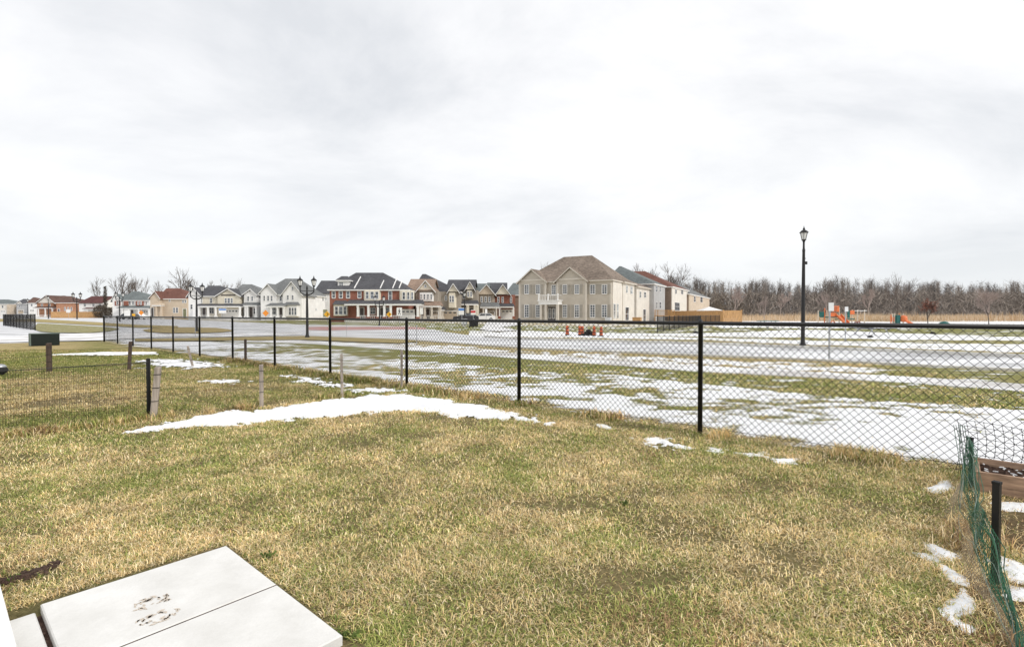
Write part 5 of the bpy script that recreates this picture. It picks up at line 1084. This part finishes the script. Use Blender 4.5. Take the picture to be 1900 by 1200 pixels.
def car(px, Z, paint, label, rz=0.0, s=1.0):
    r = empty('parked_car', (ATX(px, Z), Z, 0), rz, label, 'car', 'cars parked at the houses'); L, H, Wd = 4.6*s, 1.55*s, 1.8*s
    prof = [(-L/2,.35),(-L/2,.75),(-L*.46,.92),(-L*.26,1.0),(-L*.13,H-.06),(-.02*L,H),(L*.28,H-.02),(L*.42,1.05),(L*.49,.98),(L/2,.6),(L/2,.35)]
    m = MB(); m.prism([(x_,-Wd/2,z) for x_, z in prof], (0,Wd,0)); o = m.build('body', paint, r)
    m = MB(); 
    for sy in (-Wd/2-.01, Wd/2+.002): m.prism([(-L*.22,sy,1.02),(-L*.11,sy,H-.12),(.06*L,sy,H-.09),(.06*L,sy,1.02)], (0,.008,0)); m.prism([(.08*L,sy,1.02),(.08*L,sy,H-.09),(.27*L,sy,H-.1),(.37*L,sy,1.05)], (0,.008,0))
    m.build('side_window', M['glass'], r)
    m = MB(); m.prism([(-L*.25,-Wd*.42,1.03),(-L*.14,-Wd*.40,H-.08),(-L*.14,Wd*.40,H-.08),(-L*.25,Wd*.42,1.03)], (-.02,0,.012)); m.build('windscreen', M['glass'], r)
    for x_ in (-L*.32, L*.31):
        for sy in (-1, 1): m = MB(); m.tube((x_,sy*(Wd/2-.2),.33),(x_,sy*(Wd/2+.02),.33),.33,None,14); w = m.build('wheel', M['blackrub'], r); m = MB(); m.tube((x_,sy*(Wd/2+.02),.33),(x_,sy*(Wd/2+.035),.33),.2,None,10); m.build('rim', M['steel'], w)
    for sy in (-1, 1): m = MB(); m.box(-L/2-.015,-L/2+.03,sy*Wd*.36-.16,sy*Wd*.36+.16,.66,.78); m.build('headlight', M['lantern'], r)
car(864, 92, M['carblack'], 'black car parked behind the wheelie bins', .15); car(897, 100, M['carwhite'], 'white car parked before the stone house', .1)
car(237, 128, M['carblack'], 'dark car parked at the green roofed house', .1); car(253, 134, M['carwhite'], 'white car parked at the green roofed house porch', -.1); car(40, 205, M['carwhite'], 'faraway white car near the grey house on the left', 0)
# ------------------------------------------------------------------ playground
def post(root, px, Z, y0, mat, r=.055, base=0.0, nm='post', X0=0):
    m = MB(); x = ATX(px, Z)-X0; m.tube((x,0,base),(x,0,ATZ(y0, Z)),r,None,8); m.lathe((x,0,ATZ(y0,Z)),[(r*1.1,0),(r,.05),(r*.3,.09)],8); m.build(nm, mat, root)
Zp = 58.0; X0 = ATX(1550, Zp); r = empty('play_structure', (X0, Zp, 0), 0, 'playground climber with orange slide, teal panels and overhead bars', 'playground')
for px, y, mt in ((1518,577,M['tanpost']),(1530,573,M['orange']),(1534,577,M['tanpost']),(1557,571,M['tanpost']),(1568,573,M['tanpost']),(1581,576,M['tanpost']),(1591,576,M['tanpost']),(1604,576,M['tanpost'])): post(r, px, Zp, y, mt, X0=X0)
XX = lambda px: ATX(px, Zp)-X0
m = MB(); m.box(XX(1530), XX(1557), -.5, .9, .95, 1.05); m.build('platform', M['teal'], r); m = MB(); m.box(XX(1557)+.06, XX(1581), -.5, .9, .75, .85); m.build('platform', M['teal'], r)
m = MB(); a, b = XX(1546), XX(1555)
for x in (a, b): m.prism([(x-.03,-.5,1.15),(x+.03,-.5,1.15),(x+.03,-2.0,.2),(x-.03,-2.0,.2)], (0,0,.25))
m.prism([(a+.03,-.5,1.15),(b-.03,-.5,1.15),(b-.03,-2.0,.2),(a+.03,-2.0,.2)], (0,0,.06)); m.build('slide', M['orange'], r)
m = MB(); m.prism([(XX(1551),-.1,1.6),(XX(1556),-.1,1.6),(XX(1556),-.1,2.3),(XX(1553),-.1,2.15)], (0,.9,0)); m.build('roof_panel', M['orange'], r)
m = MB(); m.box(XX(1532), XX(1546), -.54, -.5, 1.06, 1.5); m.build('panel', M['orange'], r); m = MB(); m.box(XX(1566), XX(1570.5), -.6, -.54, .9, 1.75); m.build('panel', M['teal'], r); m = MB(); m.box(XX(1571), XX(1579), -.6, -.54, 1.3, 1.75); m.build('panel', M['orange'], r)
m = MB(); m.box(XX(1520), XX(1529), -.02, .02, 1.05, 1.6); m.build('panel', M['teal'], r)
m = MB()
for z in (-.35,.35): m.tube((XX(1581),z,1.72),(XX(1604),z,1.72),.03,None,6)
for px in np.arange(1583, 1604, 2.4): m.tube((XX(px),-.35,1.72),(XX(px),.35,1.72),.02,None,5)
m.build('overhead_bars', M['white'], r)
m = MB(); m.path([(XX(1584)+.5*math.cos(t*.4)*.5,-.4,.1+.35*math.sin(t*.4)) for t in range(9)], .06, 6); m.path([(XX(1589)+.4*math.cos(t*.4)*.5,-.4,.1+.4*math.sin(t*.4)) for t in range(9)], .06, 6); m.build('climbing_arch', M_band, r)
m = MB(); m.path([(XX(1537)+.3*math.cos(t*.4),-.8,.1+.45*math.sin(t*.4)) for t in range(9)], .06, 6); m.build('climbing_arch', M['orange'], r)
X0 = ATX(1666, Zp); r = empty('toddler_play_structure', (X0, Zp, 0), 0, 'small orange and teal toddler slide right of the large climber', 'playground'); XX = lambda px: ATX(px, Zp)-X0
for px, y, mt in ((1653,585,M['orange']),(1656,583,M['tanpost']),(1660,583,M['tanpost']),(1668.5,583,M['orange']),(1676,583,M['tanpost'])): post(r, px, Zp, y, mt, X0=X0)
m = MB(); m.box(XX(1661), XX(1667), -.3, .3, .3, 1.25); m.build('panel', M['teal'], r); m = MB(); m.lathe((XX(1674), -.2, .45), [(.1,0),(.32,.08),(.38,.35),(.32,.65),(.1,.75)], 12); m.build('tunnel', M['orange'], r, True)
m = MB(); m.prism([(XX(1670),-.3,.7),(XX(1674),-.3,.7),(XX(1684),-.9,.1),(XX(1679),-.9,.1)], (0,0,.2)); m.build('slide', M['orange'], r); m = MB(); m.box(XX(1654), XX(1660), -.03, .03, .5, 1.0); m.build('panel', M['orange'], r)
def bench(px, base, label, mat, w=1.7):
    x, Z = P(px, base); r = empty('picnic_table', (x, Z, 0), .25, label, 'picnic table', 'picnic tables in the park'); m = MB()
    m.box(-w/2,w/2,-.38,.38,.72,.77); m.build('tabletop', mat, r)
    for y in (-.75,.75): m = MB(); m.box(-w/2,w/2,y-.13,y+.13,.43,.47); m.build('seat', mat, r)
    for xx in (-w*.33, w*.33):
        m = MB(); m.tube((xx,-.7,.03),(xx,-.2,.72),.03,None,6); m.tube((xx,.7,.03),(xx,.2,.72),.03,None,6); m.tube((xx,-.75,.42),(xx,.75,.42),.03,None,6); m.build('leg', M['steel'], r)
bench(1425, 611, 'grey green picnic table on the snow left of the lamp post', M['teal']); bench(1618, 622, 'dark green picnic table on the snow right of the lamp post', M['kioskgreen'])
def rock(px, base, s, label):
    x, Z = P(px, base); m = MB(); rr = random.Random(px); vs = []
    m.lathe((x,Z,-.05), [(s*.8,0),(s,s*.4),(s*.7,s*.8),(s*.25,s)], 7, rr.random()); o = m.build('rock', M['blackrub']); tag(o, label, 'rock', 'dark stones in the park')
rock(1291, 618, .2, 'dark stone near the black metal fence'); rock(1731, 619, .18, 'dark stone below the red leaved young tree'); rock(1615, 625.5, .16, 'dark stone beneath the green picnic table')
x, Z = P(1752, 602.6); r = empty('play_dome', (x, Z, 0), 0, 'low dark green dome on the snow right of the red leaved tree', 'play equipment'); m = MB(); m.lathe((0,0,0),[(.55,0),(.5,.22),(.32,.38),(.1,.44)],14); m.build('dome', M['teal'], r, True); m = MB(); m.lathe((0,0,-.02),[(.6,0),(.6,.06)],14); m.build('rim', M['kioskgreen'], r)
# ------------------------------------------------------------------ trees
def tree_mesh(seed, H, r0, spread, levels=5, fork=3, start=.28, twigr=.02, up=.35, leafy=None):
    rr = random.Random(seed); tr, cr, lf = MB(), MB(), MB()
    def grow(p, d, L, r, lv):
        n = 3 if lv < 2 else 2; pts = [p]; q = p; dd = d.copy()
        for k in range(n):
            dd = (dd + Vector((rr.gauss(0,.12), rr.gauss(0,.12), rr.gauss(0,.06)))*(1 if lv else .25)).normalized(); q = q + dd*(L/n); pts.append(q)
        for k in range(n):
            ra, rb = r*(1-.4*k/n), r*(1-.4*(k+1)/n); (tr if lv < 1 else cr).tube(pts[k], pts[k+1], ra, rb, 6 if lv == 0 else (4 if lv < 3 else 3), False)
        if leafy and lv >= 3:
            for k in range(leafy):
                c = q + Vector((rr.gauss(0,.12),rr.gauss(0,.12),rr.gauss(0,.12))); s = .06+.05*rr.random(); a = Vector((rr.gauss(0,1),rr.gauss(0,1),rr.gauss(0,1))).normalized(); b = a.orthogonal().normalized(); lf.add([c-a*s, c+b*s*.6, c+a*s, c-b*s*.6], [(0,1,2,3)])
        if lv >= levels: return
        nb = fork + (1 if rr.random() < .5 else 0)
        for k in range(nb):
            t = rr.uniform(.45, 1) if k else 1.0
            if lv == 0: t = rr.uniform(start/.5, 1) if k else 1
            f = min(n-1, int(t*n)); base = pts[f].lerp(pts[f+1], t*n-f) if f < n else q
            az = rr.random()*6.28; tilt = spread*rr.uniform(.5,1.15) if k else spread*.25
            o1 = d.orthogonal().normalized(); o2 = d.cross(o1); nd = (d*math.cos(tilt) + (o1*math.cos(az)+o2*math.sin(az))*math.sin(tilt)); nd.z += up*(.5 if lv else .2); nd.normalize()
            grow(base, nd, L*rr.uniform(.58,.82), max(r*(.72 if k == 0 else .5), twigr), lv+1)
    grow(Vector((0,0,0)), Vector((0,0,1)), H*.34, r0, 0)
    zs = [v[2] for v in cr.v]; sc_ = H/max(zs)
    for mb in (tr, cr, lf): mb.v = [(v[0]*sc_, v[1]*sc_, v[2]*sc_ - (.05 if v[2] == 0 else 0)) for v in mb.v]
    return tr, cr, lf
TREES = {}
def tree(key, px, Z, top, label, bark, twig, spread=.75, levels=5, fork=3, leafy=None, r0=None, up=.35, width=1.0, group=None, name='bare_tree', rz=0.0, seed=1, twigr=None):
    H = ATZ(top, Z); root = empty(name, (ATX(px, Z), Z, 0), rz, label, 'tree', group)
    if key not in TREES:
        tr, cr, lf = tree_mesh(seed, H, r0 or H*.018, spread, levels, fork, twigr=twigr or Z*.00032, up=up, leafy=leafy)
        a = tr.build('trunk', bark, root); b = cr.build('crown', twig, root); c = lf.build('dead_leaves', M['redleaf'], root) if leafy else None; TREES[key] = (H, a, b, c)
        parts = (a, b, c)
    else:
        H0, *ps = TREES[key]; parts = []
        for p in ps:
            if p is None: continue
            q = p.copy(); COL.objects.link(q); q.parent = root; parts.append(q)
        root.scale = (H/H0*width, H/H0*width, H/H0)
GT = 'tall bare trees behind the houses'
for i, (k, px, Z, top, lab, w) in enumerate((
  ('a',222,230,504,'tall bare tree behind the green roof, left of its twin',1.0),('b',248,232,505,'tall bare tree behind the green roof, nearer the red brown roof',1.0),('c',186,225,512,'slim bare tree right behind the white house with the maroon roof',.6),
  ('c',270,228,512,'slender bare tree between the green roof and the red brown roof',.6),('d',342,190,496,'broad spreading bare tree behind the red brown roof, biggest on the left',1.35),('a',386,230,519,'small bare tree just behind the twin lamp at the cream house',.9),
  ('b',415,235,516,'bare tree above the charcoal roof of the cream house',1.1),('d',452,240,515,'bare tree above the narrow grey house',.8),('a',300,240,520,'low bare tree above the left end of the red brown roof',.9),('b',868,235,516,'thin bare tree above the charcoal roof behind the lamp post',.8),('c',925,240,521,'faint bare tree above the beige stone house',.8),
  ('d',1012,170,484,'bare treetop above the left slope of the big brown hip roof',.7),('a',1190,205,487,'bare tree above the green grey roof behind the corner house',.9),('b',1212,210,489,'bare tree between the green grey roof and the rust red roof',.9),('c',1240,200,484,'tallest straight bare tree behind the rust red roof',.9),('d',1256,205,488,'wide bare tree behind the right end of the rust red roof',.8),('a',1296,190,511,'dark bare tree above the low beige brick house',1.0))):
    tree('far_'+k, px, Z, top, lab, M['darkbark'], M['twig'], spread=.62 if k != 'd' else .85, levels=5, fork=3, group=GT, seed=20+ord(k), width=w, rz=i*1.3, twigr=.035, up=.45)
GW = 'single trees before the woods'
for i, (k, px, Z, top, lab, bk, tw, sp, w) in enumerate((
  ('p',1362,150,530,'pale forked tree at the edge of the woods above the board fence',M['palebark'],M['paletwig'],.6,.9),('q',1448,160,540,'pale slim tree in front of the woods left of the lamp post',M['palebark'],M['paletwig'],.5,.7),('q',1612,150,533,'pale birch like tree behind the overhead bars',M['palebark'],M['paletwig'],.6,.9),
  ('r',1666,170,504,'tallest tree rising above the woods right of the playground',M['bark'],M['twig'],.7,.8),('r',1530,190,513,'dark rounded tree rising above the woods behind the play signs',M['darkbark'],M['twig'],.7,.9),('r',1440,195,514,'dark tree rising above the woods left of the lamp post',M['darkbark'],M['twig'],.7,.8),('r',1390,195,513,'dark tree crown above the woods right of the board fence',M['darkbark'],M['twig'],.7,.9))):
    tree('wood_'+k, px, Z, top, lab, bk, tw, sp, 5, 3, group=GW, seed=40+ord(k), width=w, rz=i*.9, twigr=.022)
GY2 = 'young planted trees in the park'
tree('yp', 1418, 64, 546, 'pale young tree with fine upright twigs left of the lamp post', M['palebark'], M['paletwig'], .55, 5, 3, None, .05, .5, group=GY2, name='young_tree', seed=3, twigr=.007)
tree('yp2', 1536, 66, 538, 'pinkish young tree just behind the tall play signs', M['palebark'], M['paletwig'], .6, 5, 3, None, .05, .45, group=GY2, name='young_tree', seed=5, twigr=.007)
tree('yr', 1722, 54, 554, 'young tree with dead red brown leaves beside the toddler slide', M['darkbark'], M['bark'], .5, 4, 3, 2, .05, .5, group=GY2, name='young_tree', seed=8, twigr=.013)
tree('yb', 1835, 56, 532, 'rounded bare young tree on a straight trunk near the right edge', M['bark'], M['paletwig'], .8, 5, 4, None, .055, .3, group=GY2, name='young_tree', seed=12, twigr=.007)
# woodland: one far mass of bare stems and twigs
def woods():
    nT = 620; px = RNG.uniform(1255, 2650, nT); Z = RNG.uniform(185, 240, nT); x = (px-950)*Z/F
    top = lerp(px, [(1255,525),(1300,520),(1350,524),(1420,522),(1480,530),(1530,520),(1600,522),(1660,521),(1700,527),(1760,527),(1800,526),(1840,532),(1870,523),(1900,521),(2650,515)]) + RNG.normal(0, 3.6, nT) + (vnoise(px / 38, px * 0, 8) - .5) * 16 + (vnoise(px / 13, px * 0, 9) - .5) * 8; H = EYE + (HOR-top)*Z/F
    Vs, Cs = [], []
    def slivers(p0, p1, w, col):
        d = p1-p0; side = np.cross(d, RNG.normal(0,1,d.shape)); side /= np.linalg.norm(side, axis=1)[:,None]+1e-9; h = side*(w/2)[:,None]
        Vs.append(np.stack([p0-h, p0+h, p1], 1)); Cs.append(col)
    base = np.array([.215,.19,.17])
    # trunks
    p0 = np.stack([x, Z, np.zeros(nT)], 1); lean = RNG.normal(0,.05,(nT,2))*H[:,None]; p1 = np.stack([x+lean[:,0], Z+lean[:,1], H*.95], 1); hue = base*(.45+.55*RNG.random((nT,1))+.6*vnoise(px/30, Z/12, 4)[:, None])*np.where(RNG.random((nT,1))<.4, np.array([[.86,.92,1.0]]), 1.0); pale = RNG.random(nT) < .12; hue[pale] = np.array([.28,.24,.20])
    for k in range(2): slivers(p0, p1, .14+.26*RNG.random(nT), hue)
    for it in range(230):
        f = RNG.beta(1.6, 1.5, nT); st = p0+(p1-p0)*f[:,None]; L = H*.07*(1.5+2.4*(1-f))*(.4+RNG.random(nT)); az = RNG.random(nT)*6.28; el = RNG.uniform(.2,1.25,nT)
        off = np.stack([np.cos(az)*np.cos(el), np.sin(az)*np.cos(el), np.sin(el)],1)*L[:,None]; e = st+off; e[:,2] = np.minimum(e[:,2], H*1.02); slivers(st, e, .04+.07*RNG.random(nT), hue*(.75+.6*RNG.random((nT,1)))*np.array([1.0,.97,.95]))
        if it % 2 == 0:
            s2 = st+off*RNG.random((nT,1)); e2 = s2+RNG.normal(0,1,(nT,3))*np.array([.9,.9,.8])+np.array([0,0,.9]); slivers(s2, e2, .04+.06*RNG.random(nT), hue*(.8+.7*RNG.random((nT,1))))
    # understorey brush
    nB = 60000; bp = RNG.uniform(1255,2650,nB); bz = RNG.uniform(178,240,nB); bx = (bp-950)*bz/F; h0 = RNG.random(nB)**1.3*9; q0 = np.stack([bx,bz,h0],1); q1 = q0+np.stack([RNG.normal(0,1.3,nB),RNG.normal(0,1.3,nB),RNG.uniform(.3,2.8,nB)],1)
    hue = np.array([.25,.215,.185])*(.55+.9*RNG.random((nB,1))); slivers(q0, q1, .12+.22*RNG.random(nB), hue)
    V = np.concatenate(Vs).reshape(-1,3); C = np.repeat(np.concatenate(Cs),3,0); C4 = np.concatenate([C, np.ones((len(C),1))],1); o = npmesh('woodland', V, np.arange(len(V)).reshape(-1,3), M['woods'], nper=3, col=C4); tag(o, 'dense bare brown woodland along the right horizon', 'woodland', kind='stuff'); print('wood tris', len(V)//3)
woods()
def reeds():
    n = 70000; px = RNG.uniform(1370, 2600, n); Z = RNG.uniform(95, 175, n); x = (px-950)*Z/F; H = .25+1.9*RNG.random(n)*np.clip(fbm(x*.12, Z*.12, 5, 4)*1.9-.35, .1, 1.2); p0 = np.stack([x,Z,np.zeros(n)],1); p1 = p0+np.stack([RNG.normal(0,.25,n),RNG.normal(0,.25,n),H],1); w = .05+.08*RNG.random(n)
    s = np.stack([np.cos(RNG.random(n)*6.28), np.sin(RNG.random(n)*6.28), np.zeros(n)],1)*(w/2)[:,None]; V = np.stack([p0-s,p0+s,p1],1).reshape(-1,3); pal = np.array([[.56,.40,.24],[.62,.47,.31],[.50,.33,.19],[.66,.54,.40]]); C = pal[RNG.integers(0,4,n)]*(.75+.4*RNG.random((n,1))); C4 = np.concatenate([np.repeat(C,3,0), np.ones((n*3,1))],1)
    tag(npmesh('reeds', V, np.arange(n*3).reshape(-1,3), M['reed'], nper=3, col=C4), 'tan dry reeds in front of the woodland', 'reeds', kind='stuff')
reeds()
def shrub(px, Z, top, w, label, mat, n=500, name='shrub'):
    root = empty(name, (ATX(px,Z), Z, 0), 0, label, 'shrub'); H = ATZ(top, Z); hw = w*Z/F/2; m = MB(); rr = random.Random(px); st = MB()
    for k in range(7): st.tube((rr.gauss(0,hw*.2),rr.gauss(0,hw*.2),0),(rr.gauss(0,hw*.5),rr.gauss(0,hw*.5),H*.7),.05,.02,4)
    for k in range(n):
        f = rr.random(); R = hw*math.sqrt(max(.05, 1-(f*1.6-.7)**2)); a = rr.random()*6.28; q = R*math.sqrt(rr.random()); c = Vector((q*math.cos(a), q*math.sin(a), H*(.05+.9*f))); d = Vector((rr.gauss(0,1),rr.gauss(0,1),rr.gauss(.4,1))).normalized()*min(.7, H*.16); s = d.orthogonal().normalized()*.09
        m.add([c-s, c+s, c+d], [(0,1,2)])
    m.build('twigs', mat, root); st.build('stem', M['darkbark'], root)
shrub(196, 180, 528, 6, 'dark ivy covered trunk right of the maroon roofed house', M['shrub'], 450, 'ivy_covered_trunk'); shrub(188, 176, 566, 26, 'dark bushy shrub at the foot of the ivy covered trunk', M['shrub'], 900); shrub(205, 178, 570, 18, 'low dark shrub between the maroon and green roofed houses', M['shrub'], 500)
